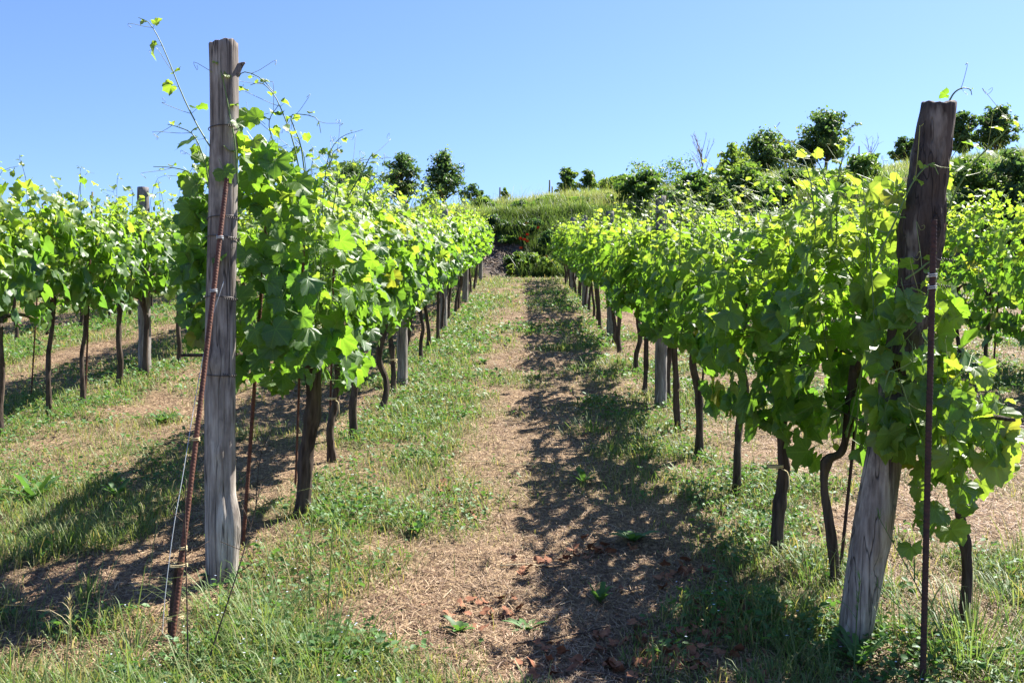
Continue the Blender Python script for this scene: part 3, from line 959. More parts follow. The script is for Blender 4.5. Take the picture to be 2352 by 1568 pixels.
# ------------------------------------------------------------------ posts, stakes, wires
def post_from_edges(edges, Y, m, seed, knots=(), seg=36, rugged=0.0):
    """edges: (y, left, right) measured on the photograph; the post stands at distance Y"""
    ed = np.array(edges, float)
    yy = np.linspace(ed[0, 0], ed[-1, 0], 110)
    ed = ed[np.argsort(ed[:, 0])]
    lft = np.interp(yy, ed[:, 0], ed[:, 1]); rgt = np.interp(yy, ed[:, 0], ed[:, 2])
    P = np.array([atd((a + b) / 2, c, Y) for a, b, c in zip(lft, rgt, yy)])
    rad = (rgt - lft) * 0.43537 * Y / F / 2
    org = P[0].copy()
    P = P - org
    g = Geo()
    th = np.linspace(0, 2 * math.pi, seg, endpoint=False)
    rg = np.random.default_rng(seed)
    cs, sn = np.cos(th)[None, :], np.sin(th)[None, :]
    nz = vnoise(cs * 2.2 + 7 + sn * 1.1, P[:, 2:3] * 2.4 + sn, seed) - 0.5
    flute = vnoise(cs * 6 + 11 + sn * 5, P[:, 2:3] * 0.9, seed + 2) - 0.5
    fine = vnoise(cs * 14 + sn * 12, P[:, 2:3] * 6, seed + 4) - 0.5
    rr = rad[:, None] * (1 + 0.08 * nz + 0.035 * flute + 0.025 * fine)
    if rugged:
        topw = sstep(0.7, 1.1, P[:, 2:3]) * sstep(P[-1, 2] - 0.02, P[-1, 2] - 0.2, P[:, 2:3])
        rr = rr * (1 + rugged * topw * ((vnoise(cs * 5 + 3 + sn * 4, P[:, 2:3] * 11, seed + 6) - 0.5) + 0.7 * (vnoise(cs * 9 + sn * 8, P[:, 2:3] * 26, seed + 7) - 0.5)))
    for (kz, ka, amp, wz, wa) in knots:
        da = np.abs((th[None, :] - ka + math.pi) % (2 * math.pi) - math.pi)
        rr = rr + amp * np.exp(-((P[:, 2:3] - kz) / wz) ** 2 - (da / wa) ** 2)
    # a long drying crack
    for (ca, wd, dep) in ((-1.2 + seed * 0.37 % 1.0, 0.10, 0.010), (2.2, 0.09, 0.008)):
        da = np.abs((th[None, :] - ca - 0.25 * np.sin(P[:, 2:3] * 2.1) + math.pi) % (2 * math.pi) - math.pi)
        rr = rr - dep * np.exp(-(da / wd) ** 2)
    V = np.stack([P[:, 0:1] + rr * cs, P[:, 1:2] + rr * sn, P[:, 2:3] + 0 * rr], -1)
    n = len(P)
    V[-1, :, 2] += 0.008 * np.sin(th * 2 + seed) + 0.003 * np.sin(th * 9)
    i = np.arange(n - 1)[:, None] * seg; j = np.arange(seg)[None, :]; k = (j + 1) % seg
    q = np.stack([i + j, i + k, i + seg + k, i + seg + j], -1).reshape(-1, 4)
    if P[-1, 2] < 0: q = q[:, ::-1]
    # sawn top, dished rings
    vv = V.reshape(-1, 3)
    b0 = (n - 1) * seg
    inner = []
    for f in (0.93, 0.5):
        w = V[-1] * f + P[-1] * (1 - f); w[:, 2] = V[-1, :, 2] + 0.004; inner.append(w)
    vv = np.vstack([vv, inner[0], inner[1], P[-1] + np.array([0, 0, 0.003])])
    o1 = n * seg; o2 = o1 + seg; oc = o2 + seg
    jj = np.arange(seg); kk = (jj + 1) % seg
    q2 = np.concatenate([np.stack([b0 + jj, b0 + kk, o1 + kk, o1 + jj], -1), np.stack([o1 + jj, o1 + kk, o2 + kk, o2 + jj], -1)])
    t2 = np.stack([o2 + jj, o2 + kk, np.full(seg, oc)], -1)
    g.add(vv, tris=t2, quads=np.concatenate([q, q2]))
    o = link('wooden_post', g.mesh('wooden_post', [m]), None, org)
    return o, org, P, rad

def wire_ring(parent, P, rad, zz, seed, r=0.0022, tails=True):
    rg = np.random.default_rng(seed)
    i = int(np.argmin(np.abs(P[:, 2] - zz)))
    c, R_ = P[i], rad[i] * 1.06 + 0.002
    a = np.linspace(0, 2 * math.pi, 40)
    ring = np.stack([c[0] + np.cos(a) * R_, c[1] + np.sin(a) * R_, c[2] + 0.008 * np.sin(a + rg.uniform(0, 6))], -1)
    g = tube(Geo(), ring, r, 5, 0)
    if tails:
        s = np.array([c[0] + R_ * 0.5, c[1] - R_ * 0.9, c[2]])
        t = np.linspace(0, 1, 20)
        tw = np.stack([s[0] + 0.06 * t, s[1] - 0.01 + 0.006 * np.cos(t * 40), s[2] - 0.01 * t + 0.006 * np.sin(t * 40)], -1)
        tube(g, tw, r, 4, 0)
    link('wire_loop', g.mesh('wire_loop', [M['wire']]), parent)

YL = hitd(508, 1335)[1]
EDL = [(1350, 474, 546), (1320, 474, 546), (1260, 473, 549), (1215, 472, 553), (1180, 472, 551), (1130, 471, 541), (1000, 470, 539), (850, 470, 539), (700, 473, 541), (520, 479, 545), (300, 483, 548), (180, 482, 547), (100, 481, 546)]
pl, pl_org, pl_P, pl_rad = post_from_edges(EDL, YL, M['post_tall'], 3, knots=((0.62, -1.4, 0.008, 0.03, 0.3), (1.02, -1.7, 0.012, 0.05, 0.5)))
tag(pl, 'tall grey weathered end post with a bulge near its foot and wire loops', 'post', 'wooden vineyard posts')
for k, dy in enumerate((293, 500, 548, 690, 855)):
    wire_ring(pl, pl_P, pl_rad, atd(500, dy, YL)[2] - pl_org[2], 60 + k)
kp = atd(549, 150, YL) - pl_org
kg = Geo(); tube(kg, smooth_path([kp + np.array([-0.03, 0, -0.03]), kp + np.array([0.005, 0, 0.0]), kp + np.array([0.028, -0.005, 0.012])], 8), np.array([0.030, 0.026, 0.021, 0.016, 0.012, 0.009, 0.006, 0.004]), 10, 0, 0.4, True, 5)
link('branch_stub', kg.mesh('branch_stub', [M['post_grey']]), pl)

YR = hitd(1965, 1478)[1]
EDR = [(1500, 1915, 1995), (1470, 1923, 1998), (1400, 1932, 2011), (1300, 1946, 2030), (1200, 1962, 2050), (1050, 1990, 2070), (850, 2025, 2105), (700, 2053, 2135), (640, 2064, 2150), (560, 2066, 2166), (500, 2072, 2170), (450, 2083, 2170), (350, 2098, 2180), (280, 2110, 2190), (240, 2119, 2195)]
pr, pr_org, pr_P, pr_rad = post_from_edges(EDR, YR, M['post_dark'], 8, rugged=0.22, knots=((1.55, -2.0, 0.012, 0.06, 0.5), (1.42, -1.3, 0.014, 0.05, 0.4), (1.3, -1.0, 0.012, 0.12, 0.4), (0.35, -1.2, -0.016, 0.03, 0.25), (0.42, 0.1, 0.010, 0.04, 0.4)))
tag(pr, 'thick leaning end post, dark brown above and pale grey at its foot', 'post', 'wooden vineyard posts')
for k, dy in enumerate((600, 655)):
    wire_ring(pr, pr_P, pr_rad, atd(2100, dy, YR)[2] - pr_org[2], 80 + k)

def row_post(x, y, h, r, seed, label):
    rg = np.random.default_rng(seed)
    g = Geo()
    n = 40
    f = np.linspace(0, 1, n)
    p = np.stack([0.02 * np.sin(f * 2 + seed) * f, 0.01 * f, -0.1 + (h + 0.1) * f], -1)
    tube(g, p, r * (1.08 - 0.12 * f), 18, 0, 0.12, True, seed)
    o = link('wooden_post', g.mesh('wooden_post', [M['post_grey']]), None, (x, y, gz(x, y)))
    tag(o, label, 'post', 'wooden vineyard posts')
    wire_ring(o, p, r * (1.08 - 0.12 * f), h * 0.85, seed, tails=False)
    return o
row_post(ROWS['R1'] - 0.02, 8.72, 1.86, 0.050, 1, 'pale grey post between the vines in the middle of the right row')
row_post(ROWS['R1'] + 0.03, 14.1, 1.80, 0.06, 2, 'second wooden post uphill from the leaning end post in the right row')
row_post(ROWS['R1'], 19.4, 1.80, 0.06, 3, 'third wooden post uphill from the leaning end post in the right row')
row_post(ROWS['R1'] + 0.02, 24.6, 1.80, 0.06, 4, 'fourth wooden post uphill from the leaning end post in the right row')
row_post(ROWS['L1'] + 0.02, 9.87, 1.86, 0.05, 5, 'first wooden post uphill from the tall knotted end post, half buried in leaves')
row_post(ROWS['L1'], 15.2, 1.85, 0.06, 6, 'second wooden post uphill from the tall knotted end post')
row_post(ROWS['L1'] + 0.03, 20.5, 1.85, 0.06, 7, 'third wooden post uphill from the tall knotted end post')
row_post(ROWS['L1'], 28.9, 1.7, 0.055, 8, 'pale post closing the far upper end of the left row')
row_post(-4.12, 10.7, 2.02, 0.062, 9, 'dark-topped wooden post rising above the second row left of the path')
row_post(-4.0, 16.2, 1.95, 0.06, 10, 'uphill wooden post farther along the second row left of the path')
row_post(ROWS['R2'], 13.6, 1.85, 0.06, 12, 'wooden post in the leafy row beyond the dark leaning post')

def rebar(p0, p1, r, label, m='rust', pitch=0.0135, seg=10, detailed=True, group='rusty steel stakes'):
    p0 = np.asarray(p0, float); p1 = np.asarray(p1, float)
    L = np.linalg.norm(p1 - p0)
    n = int(L / pitch * 4) if detailed else 24
    t = np.linspace(0, 1, n)[:, None]
    p = (p1 - p0) * t
    ribs = None
    if detailed:
        th = np.linspace(0, 2 * math.pi, seg, endpoint=False)[None, :]
        ph = (t * L / pitch * 2 * math.pi + th)
        ribs = 1.0 + 0.15 * np.clip(np.sin(ph), 0, 1) ** 1.5
    g = tube(Geo(), p, r, seg if detailed else 6, 0, 0.0, True, 0, ribs)
    o = link('rebar_stake', g.mesh('rebar_stake', [M[m]]), None, p0)
    tag(o, label, 'stake', group)
    return o
def stake_ring(o, p0, p1, f, r, mname='twine'):
    d = (np.asarray(p1) - np.asarray(p0)); c = d * f
    a = np.linspace(0, 2 * math.pi * 2.5, 44)
    ring = np.stack([c[0] + np.cos(a) * r * 1.35, c[1] + np.sin(a) * r * 1.35, c[2] + (a - 8) * 0.0011], -1)
    link('tie', tube(Geo(), ring, 0.0022, 5, 0).mesh('tie', [M[mname]]), o)

b = hitd(392, 1500); tp = atd(521, 410, YL - 0.10)
lb = rebar(b - (tp - b) * 0.03, tp, 0.0102, 'ribbed rusty stake leaning against the tall grey end post')
for f in (0.742, 0.862, 0.43, 0.22):
    stake_ring(lb, b - (tp - b) * 0.03, tp, f, 0.0105, 'twine' if f > 0.5 else 'raffia')
LBb, LBt = b, tp
b = hitd(2118, 1585); tp = atd(2145, 505, b[1] + 0.05)
rb = rebar(b - np.array([0, 0, 0.05]), tp, 0.0105, 'dark ribbed stake standing in front of the leaning end post', 'rust_dark')
RBb, RBt = b, tp
for f in (0.86, 0.885):
    stake_ring(rb, b - np.array([0, 0, 0.05]), tp, f, 0.0105, 'twine')
b = hitd(556, 1255)
rebar(b - np.array([0, 0, 0.05]), atd(619, 415, b[1] + 0.1), 0.0095, 'ribbed rusty stake directly behind the tall grey end post')
b = hitd(678, 1120)
rebar(b - np.array([0, 0, 0.05]), atd(700, 500, b[1]), 0.0075, 'thin rusty stake beside the thick first trunk of the left row', detailed=False)
b = hitd(1684, 1135)
rebar(b - np.array([0, 0, 0.05]), atd(1722, 600, b[1]), 0.008, 'thin stake beside the slim trunk right of the aisle shadow, right row', 'rust_dark', detailed=False)
b = hitd(1598, 1045)
rebar(b - np.array([0, 0, 0.05]), atd(1640, 560, b[1]), 0.008, 'thin dark stake left of a curved trunk, uphill in the right row', 'rust_dark', detailed=False)
b = hitd(1918, 1335)
rebar(b + np.array([0.02, 0.02, -0.05]), atd(2012, 520, b[1] + 0.1), 0.008, 'thin stake against the crooked trunk by the leaning post', 'rust_dark', detailed=False)
b = hitd(755, 1055)
rebar(b - np.array([0, 0, 0.05]), atd(768, 560, b[1]), 0.0075, 'thin stake touching the second trunk of the left row', detailed=False)
b = hitd(196, 910)
rebar(b - np.array([0, 0, 0.05]), atd(212, 440, b[1]), 0.009, 'rusty stake tied to a trunk in the second row left of the path', detailed=False)
b = hitd(71, 905)
rebar(b - np.array([0, 0, 0.05]), atd(98, 470, b[1]), 0.008, 'rusty stake nearest the picture edge in the second left row', detailed=False)
b = atd(2282, 800, 11.5); b[2] = gz(b[0], b[1])
rebar(b - np.array([0, 0, 0.05]), atd(2300, 578, 11.5), 0.011, 'dark stake standing up out of the row beyond the leaning post', 'rust_dark', detailed=False)

# trellis wires
def wire(row, h, y0, y1, label, r=0.0016, x0=None):
    ys = np.arange(y0, y1, 1.2)
    xs = np.full(len(ys), ROWS[row])
    if x0 is not None: xs[0] = x0
    p = np.stack([xs, ys, ground_base(xs, ys) + h - 0.012 * np.abs(np.sin(ys * 0.6))], -1)
    o = link('trellis_wire', tube(Geo(), p - p[0], r, 5, 0).mesh('trellis_wire', [M['wire']]), None, p[0])
    tag(o, label, 'wire', 'trellis wires')
for row, y0, x0 in (('L1', YL, pl_org[0]), ('R1', YR, None), ('L2', 7.0, None)):
    for h, nm in ((0.82, 'lowest'), (1.28, 'middle'), (1.66, 'top')):
        xx = x0
        if row == 'R1':
            i = int(np.argmin(np.abs(pr_P[:, 2] - h))); xx = pr_org[0] + pr_P[i, 0]
        wire(row, h, y0, 29.3, f'{nm} trellis wire strung through the {ROWNAME[row]}', x0=xx)

# white twine hanging beside the left stake, and the dead vine stump tied to it
tw = [atd(514, 645, YL - 0.09), atd(482, 745, YL - 0.09), atd(470, 800, YL - 0.1), atd(446, 930, 4.2), atd(420, 1090, 4.05), atd(399, 1210, 3.95), atd(380, 1360, 3.86), atd(372, 1470, 3.80)]
p = smooth_path(tw, 40)
o = link('twine', tube(Geo(), p - p[0], 0.0015, 5, 0).mesh('twine', [M['twine']]), None, p[0])
tag(o, 'white twine hanging down beside the leaning rusty stake', 'twine')
sb = hitd(398, 1478)
q = [atd(x, y, sb[1] + 0.03) for x, y in ((392, 1500), (397, 1440), (405, 1370), (414, 1310), (421, 1268))]
g = tube(Geo(), smooth_path(q, 26) - sb, np.linspace(0.024, 0.014, 26), 12, 0, 0.45, True, 71)
q2 = [atd(x, y, sb[1] + 0.02) for x, y in ((408, 1380), (404, 1350), (403, 1320), (408, 1302), (415, 1295))]
tube(g, smooth_path(q2, 14) - sb, np.linspace(0.012, 0.009, 14), 8, 0, 0.4, True, 72)
o = link('vine_stump', g.mesh('vine_stump', [M['bark']]), None, sb)
tag(o, 'dark dead vine stump standing against the foot of the leaning rusty stake', 'stump')
a = np.linspace(0, 4 * math.pi, 30)
for dy, mn in ((1300, 'raffia'), (1420, 'raffia')):
    c = atd(402 if dy > 1350 else 410, dy, sb[1]) - sb
    link('tie', tube(Geo(), np.stack([c[0] + np.cos(a) * 0.034, c[1] + np.sin(a) * 0.03, c[2] + a * 0.001], -1), 0.002, 5, 0).mesh('tie', [M[mn]]), o)

# ------------------------------------------------------------------ end vines around the two end posts
def bush(e, org, boxes, seed, lod=2, mname='leaf'):
    """leaves filling regions seen on the photograph: (x0,y0,x1,y1, Y0,Y1, count, size, leaf tone)"""
    rg = np.random.default_rng(seed)
    g = Geo()
    for (x0, y0, x1, y1, Y0, Y1, n, size, ag) in boxes:
        if seed == 6: n = max(1, int(n * 0.72))
        P = []
        while len(P) < n:
            a, b_ = rg.uniform(-1, 1, 2)
            if a * a + b_ * b_ > 1: continue
            P.append(atd((x0 + x1) / 2 + a * (x1 - x0) / 2, (y0 + y1) / 2 + b_ * (y1 - y0) / 2, rg.uniform(Y0, Y1)))
        P = np.array(P) - org
        ag = ag + 0.26 if mname == 'leaf' and seed == 6 else ag  # paler leaf colour on the right end vine stands in for backlit glow
        Nn = np.stack([rg.normal(0.15, .5, n), rg.normal(-0.75, .4, n), rg.normal(0.35, .35, n)], -1)
        D = np.stack([rg.normal(0, .5, n), rg.normal(-0.2, .3, n), rg.normal(-0.7, .35, n)], -1)
        S = size * rg.uniform(0.6, 1.15, n)
        leaves(g, P, Nn, D, S, np.clip(rg.normal(ag, 0.13, n), 0, 1), lod, 0, rg)
        B = P - norm(D) * 0.07 + rg.normal(0, 0.012, (n, 3))
        strips(g, P, B, 0.0018, 1)
    return link('foliage', g.mesh('foliage', [M[mname], M['stem']]), e)

def named_shoot(e, org, pts, Y, seed, nl=6, leaf=0.05, r0=0.004, tmax=3):
    rg = np.random.default_rng(seed)
    Ys = np.linspace(Y[0], Y[1], len(pts)) if isinstance(Y, tuple) else np.full(len(pts), Y)
    P = np.array([atd(x, y, yy) for (x, y), yy in zip(pts, Ys)]) - org
    g, tends = shoot_geo(rg, P, 2, r0, leaf, nl)
    s = link('shoot', g.mesh('shoot', [M['leaf'], M['stem']]), e)
    for tpth in tends[:tmax]:
        link('tendril', tube(Geo(), tpth, np.linspace(0.0014, 0.0006, len(tpth)), 4, 0, cap=False).mesh('tendril', [M['tendril']]), s)

# left: the vine that climbs the tall post
eL = new_vine('grapevine climbing the tall knotted end post with long shoots against the sky', GROUP['L1'], -1.48, YL + 0.30)
oL = np.array(eL.location)
link('trunk', trunk_geo(77, pts=[(0, 0, -0.06), (0.02, 0.03, 0.3), (0.0, 0.02, 0.6), (0.03, 0.05, 0.92)], r=0.022).mesh('trunk', [M['bark']]), eL)
bush(eL, oL, [(408, 410, 500, 800, 4.6, 5.0, 60, 0.082, 0.12), (545, 330, 700, 640, 4.55, 5.0, 70, 0.080, 0.42), (545, 560, 720, 880, 4.5, 4.9, 70, 0.085, 0.22),
              (425, 340, 500, 560, 4.6, 4.9, 22, 0.06, 0.5), (500, 360, 540, 400, 4.33, 4.36, 1, 0.07, 0.45), (505, 565, 545, 620, 4.33, 4.36, 1, 0.08, 0.15), (540, 250, 600, 370, 4.4, 4.6, 8, 0.075, 0.6)], 5)
for k, (pts, Y, nl, lf) in enumerate((
        ([(488, 345), (452, 285), (420, 220), (392, 150), (365, 88), (342, 52), (318, 40)], 4.7, 7, 0.062),
        ([(546, 420), (540, 330), (528, 265), (517, 205), (503, 150), (488, 142)], 4.36, 5, 0.042),
        ([(560, 330), (548, 250), (545, 190), (560, 165), (600, 180), (632, 215)], 4.6, 5, 0.035),
        ([(690, 400), (672, 320), (650, 260), (628, 215), (600, 190), (575, 195)], 4.9, 7, 0.045),
        ([(700, 400), (690, 330), (668, 270), (690, 262), (728, 272), (737, 305)], 5.0, 6, 0.042),
        ([(480, 420), (470, 370), (445, 310), (405, 290), (385, 285)], 4.7, 6, 0.04),
        ([(470, 450), (440, 400), (400, 385), (352, 382)], 4.75, 5, 0.04),
        ([(640, 420), (630, 340), (618, 280), (640, 240)], 4.85, 6, 0.05),
        ([(730, 430), (760, 370), (765, 350), (785, 335)], 5.3, 4, 0.04),
        ([(800, 450), (835, 390), (855, 355), (880, 365)], 5.5, 5, 0.042))):
    named_shoot(eL, oL, pts, Y, 900 + k, nl, lf)

# right: the vine that wraps the leaning post and hangs out to its right
eR = new_vine('grapevine wrapping the dark leaning end post, large bright leaves hanging to its right', GROUP['R1'], 1.75, YR + 0.15)
oR = np.array(eR.location)
link('trunk', trunk_geo(78, pts=[(0, 0, -0.06), (0.02, 0.0, 0.25), (-0.01, 0.0, 0.5), (-0.02, 0.0, 0.8)], r=0.020).mesh('trunk', [M['bark']]), eR)
bush(eR, oR, [(2000, 650, 2140, 1040, 3.56, 3.72, 62, 0.076, 0.30), (2130, 660, 2200, 900, 3.75, 3.95, 16, 0.07, 0.6), (1960, 560, 2080, 900, 3.8, 4.2, 40, 0.078, 0.25), (2050, 880, 2330, 1130, 3.45, 3.9, 62, 0.078, 0.38), (2080, 1050, 2220, 1230, 3.5, 3.8, 16, 0.076, 0.35),
              (2150, 820, 2300, 1000, 3.6, 4.0, 26, 0.07, 0.5), (2240, 930, 2345, 1080, 3.5, 3.7, 12, 0.085, 0.62), (2055, 1235, 2100, 1290, 3.55, 3.6, 2, 0.066, 0.4), (2090, 1140, 2170, 1200, 3.5, 3.6, 3, 0.09, 0.42),
              (1960, 400, 2110, 620, 3.95, 4.2, 26, 0.072, 0.75), (2040, 400, 2095, 470, 3.72, 3.8, 3, 0.075, 0.7), (2165, 360, 2200, 520, 3.86, 3.95, 5, 0.06, 0.85), (2180, 1140, 2240, 1190, 3.6, 3.7, 2, 0.05, 0.3)], 6)
for k, (pts, Y, nl, lf) in enumerate((
        ([(2172, 250), (2190, 215), (2210, 202), (2228, 205), (2232, 218)], 3.95, 3, 0.030),
        ([(2160, 520), (2200, 430), (2240, 370), (2275, 335), (2310, 300), (2322, 270), (2300, 262)], 3.9, 7, 0.05),
        ([(2010, 600), (2050, 520), (2085, 440), (2110, 400), (2140, 375), (2155, 400)], 3.62, 6, 0.04),
        ([(2080, 640), (2110, 620), (2140, 600), (2150, 640), (2130, 700)], 3.6, 5, 0.035),
        ([(1900, 520), (1925, 450), (1925, 400), (1935, 360)], 4.6, 4, 0.04),
        ([(2030, 900), (2045, 850), (2070, 880), (2090, 940), (2120, 1020)], 3.5, 5, 0.045),
        ([(2150, 900), (2190, 870), (2240, 840), (2290, 860)], 3.65, 6, 0.05),
        ([(2250, 1080), (2280, 1000), (2300, 930), (2290, 880)], 3.6, 5, 0.06),
        ([(2080, 760), (2120, 700), (2135, 660), (2150, 640)], 3.6, 5, 0.045),
        ([(1960, 640), (1920, 570), (1890, 520), (1840, 490)], 4.3, 6, 0.05),
        ([(1790, 560), (1760, 470), (1740, 430), (1700, 410)], 5.2, 6, 0.05))):
    named_shoot(eR, oR, pts, Y, 950 + k, nl, lf)

# ------------------------------------------------------------------ trees and shrubs on the ridge and the hillside
def crown_cards(g, clumps, n, size, rg, age=0.4, agev=0.25, flat=0.0):
    w = np.array([c[1][0] * c[1][1] + c[1][0] * c[1][2] for c in clumps]); w = w / w.sum()
    for (c, r, da), ww in zip(clumps, w):
        k = max(8, int(n * ww))
        d = norm(rg.normal(size=(k, 3)))
        rad = rg.random(k) ** 0.5 * np.where(rg.random(k) < 0.12, 1.3, 1.0)
        rad = rad * (0.8 + 0.5 * vnoise(d[:, 0] * 3 + c[0], d[:, 2] * 3 + c[2] + d[:, 1] * 2, 3))
        P = np.asarray(c) + d * rad[:, None] * np.asarray(r)
        Nn = norm(d * 0.7 + rg.normal(0, 0.6, (k, 3)) + np.array([0, 0, 0.35 + flat]))
        t = norm(np.cross(Nn, rg.normal(size=(k, 3)))); b = np.cross(Nn, t)
        s = size * rg.uniform(0.55, 1.35, k)[:, None]
        V = np.stack([P - t * s, P - b * s * 0.5 + Nn * s * 0.12, P + t * s, P + b * s * 0.5 + Nn * s * 0.12], 1)
        o = np.arange(k)[:, None] * 4
        q = o + np.array([[0, 1, 2, 3]])
        a = np.clip(age + da + rg.normal(0, agev * 0.5, k) + 0.12 * d[:, 2], 0, 1)
        g.add(V.reshape(-1, 3), quads=q, age=np.repeat(a, 4), rnd=np.repeat(rg.random(k), 4))

def make_tree(name, label, cat, cx, top, base, width, Y, seed, m='tree', n=3600, nclump=16, shape='round', age=0.4, trunk=True, size=0.11, group=None, trunk_show=0.25):
    """cx, top, base, width measured on the photograph; the plant stands at distance Y"""
    rg = np.random.default_rng(seed)
    pc = atd(cx, base, Y)
    x, y = pc[0], pc[1]
    z = gz(x, y)
    k = 0.43537 * Y / F
    zt = atd(cx, top, Y)[2]; zb = max(pc[2], z)
    hgt = zt - z; w = width * k / 2 * 1.25
    c0 = zb - z + (zt - zb) * trunk_show if trunk else 0.0
    e = link(name, None, None, (x, y, z))
    tag(e, label, cat, group)
    cl = []
    chh = hgt - c0
    nclump = int(nclump * 1.6)
    limbs = []
    for i in range(nclump):
        u = (i + 0.5) / nclump
        if shape == 'round': prof = math.sin(math.pi * (0.14 + 0.80 * u)) ** 0.8
        elif shape == 'cone': prof = (1 - u) ** 0.8 * 0.95 + 0.10
        elif shape == 'dome': prof = math.sqrt(max(0.05, 1 - u * u))
        else: prof = 0.5 + 0.55 * u
        a = i * 2.4 + rg.uniform(-.6, .6)
        ln = w * prof * rg.uniform(0.55, 1.08)
        rise = chh * rg.uniform(0.02, 0.20) * (1.0 if shape != 'cone' else 0.4)
        z0_ = c0 + chh * (0.02 + 0.82 * u)
        b0_ = np.array([0, 0, max(0.0, z0_ - rise * 0.5)])
        tone = rg.normal(0, 0.16)
        for t in ((0.35, 0.62, 0.9) if ln > w * 0.4 else (0.4, 0.85)):
            cr = w * rg.uniform(0.13, 0.27) * (1.15 - 0.35 * t)
            cz = min(b0_[2] + rise * t + rg.normal(0, 0.04) * chh, hgt - cr * 0.6)
            cl.append(((math.cos(a) * ln * t + rg.normal(0, .06) * w, math.sin(a) * ln * t + rg.normal(0, .06) * w, cz), (cr * 1.15, cr * 1.15, cr * rg.uniform(0.6, 0.95)), tone + rg.normal(0, 0.08)))
        limbs.append((b0_, np.asarray(cl[-1][0])))
    g = Geo()
    crown_cards(g, cl, n, size, rg, age, 0.3, 0.3 if shape == 'flat' else 0)
    link('crown' if trunk else 'foliage', g.mesh('crown', [M[m]], False), e)
    tg = Geo()
    if trunk:
        top_t = np.array([rg.normal(0, .1) * w, rg.normal(0, .1) * w, c0 + chh * 0.55])
        tube(tg, smooth_path([(0, 0, -0.3), (rg.normal(0, .05) * w, 0, c0 * 0.6), top_t], 12), np.linspace(0.055, 0.02, 12) * hgt * 0.55, 9, 0, 0.2)
        for b0_, e_ in limbs:
            s_ = np.array([0, 0, min(max(b0_[2] * 0.85, c0 * 0.7), top_t[2])]) * 0.8 + top_t * 0.2 * (b0_[2] / max(top_t[2], 0.1))
            tube(tg, smooth_path([s_, (s_ + e_) / 2 + np.array([0, 0, 0.04 * chh]), e_], 7), np.linspace(0.022, 0.006, 7) * hgt * 0.55, 5, 0)
        link('trunk', tg.mesh('trunk', [M['tree_bark']]), e)
    else:
        for c, r, _ in cl[::5]:
            tube(tg, smooth_path([(rg.normal(0, .08), rg.normal(0, .08), -0.2), (c[0] * 0.4, c[1] * 0.4, c[2] * 0.5), c], 6), np.linspace(0.02, 0.006, 6), 5, 0)
        link('stem', tg.mesh('stem', [M['tree_bark']]), e)
    return e

TG = 'trees along the ridge'
SG = 'shrubs on the hillside'
make_tree('oak_tree', 'broad dark tree on the ridge behind the long shoots of the left row', 'tree', 808, 368, 462, 130, 58, 1, n=4200, age=0.32, group=TG, nclump=18, trunk_show=0.05)
make_tree('oak_tree', 'upright dark green tree left of its spreading twin above the left row', 'tree', 922, 343, 452, 88, 60, 2, n=3800, shape='round', age=0.42, group=TG, nclump=20, trunk_show=0.0)
make_tree('pine_tree', 'dark spreading pine-like tree right of the upright one above the left row', 'tree', 1017, 342, 448, 108, 60, 3, n=3600, shape='cone', age=0.28, group=TG, nclump=22, trunk_show=0.02)
make_tree('shrub', 'low dark bush with reddish tips at the ridge right of the pine-like tree', 'shrub', 1085, 402, 452, 70, 52, 4, n=1800, m='tree', trunk=False, age=0.4, group=SG, nclump=10, shape='dome')
make_tree('shrub', 'small light green bush on the ridge above the head of the path', 'shrub', 1158, 428, 455, 36, 47, 5, n=900, m='shrub', trunk=False, age=0.7, group=SG, nclump=7, size=0.08, shape='dome')
make_tree('shrub', 'young upright shrub on the ridge, left one of a close pair', 'shrub', 1303, 377, 445, 50, 45, 6, n=2200, m='shrub', trunk=False, age=0.5, group=SG, nclump=16, size=0.085, shape='dome')
make_tree('shrub', 'young shrub on the ridge, right one of a close pair', 'shrub', 1352, 380, 442, 46, 45, 7, n=2000, m='shrub', trunk=False, age=0.4, group=SG, nclump=14, size=0.085, shape='dome')
make_tree('shrub', 'wide feathery shrub on the skyline left of the bare leafless tree', 'shrub', 1518, 350, 412, 140, 50, 8, n=2400, m='shrub', trunk=False, age=0.35, group=SG, nclump=16, size=0.085, shape='flat')
make_tree('shrub', 'light green bush just right of the bare leafless tree', 'shrub', 1683, 322, 405, 80, 48, 9, n=2400, m='shrub', trunk=False, age=0.75, group=SG, nclump=14, size=0.10, shape='round')
make_tree('oak_tree', 'round dense dark tree right of the bare leafless tree', 'tree', 1758, 300, 400, 138, 52, 10, n=5200, age=0.55, group=TG, nclump=22, trunk_show=0.02, shape='dome')
make_tree('oak_tree', 'tree with open round crown and a visible trunk on the right skyline', 'tree', 1897, 249, 392, 118, 54, 11, n=4600, age=0.45, group=TG, nclump=20, trunk_show=0.22)
make_tree('oak_tree', 'low dark tree tucked between the round tree and the trunked tree', 'tree', 1845, 318, 395, 60, 54, 12, n=1900, age=0.2, group=TG, nclump=10, trunk_show=0.05)
make_tree('oak_tree', 'small dark tree peeking out left of the leaning post top', 'tree', 2078, 310, 372, 56, 54, 13, n=1600, age=0.25, group=TG, nclump=10, trunk_show=0.1)
make_tree('oak_tree', 'slim dark tree right behind the top of the leaning post', 'tree', 2212, 246, 350, 64, 54, 14, n=2400, age=0.4, group=TG, nclump=16, trunk_show=0.05)
make_tree('oak_tree', 'dark tree at the far right of the skyline beside the slim one', 'tree', 2287, 234, 345, 92, 54, 15, n=3600, age=0.4, group=TG, nclump=20, trunk_show=0.06)
make_tree('shrub', 'large dark bush on the slope at the right edge above the vines', 'shrub', 2325, 318, 478, 150, 32.4, 16, n=5200, m='tree', trunk=False, age=0.28, group=SG, nclump=20, size=0.10, shape='dome')
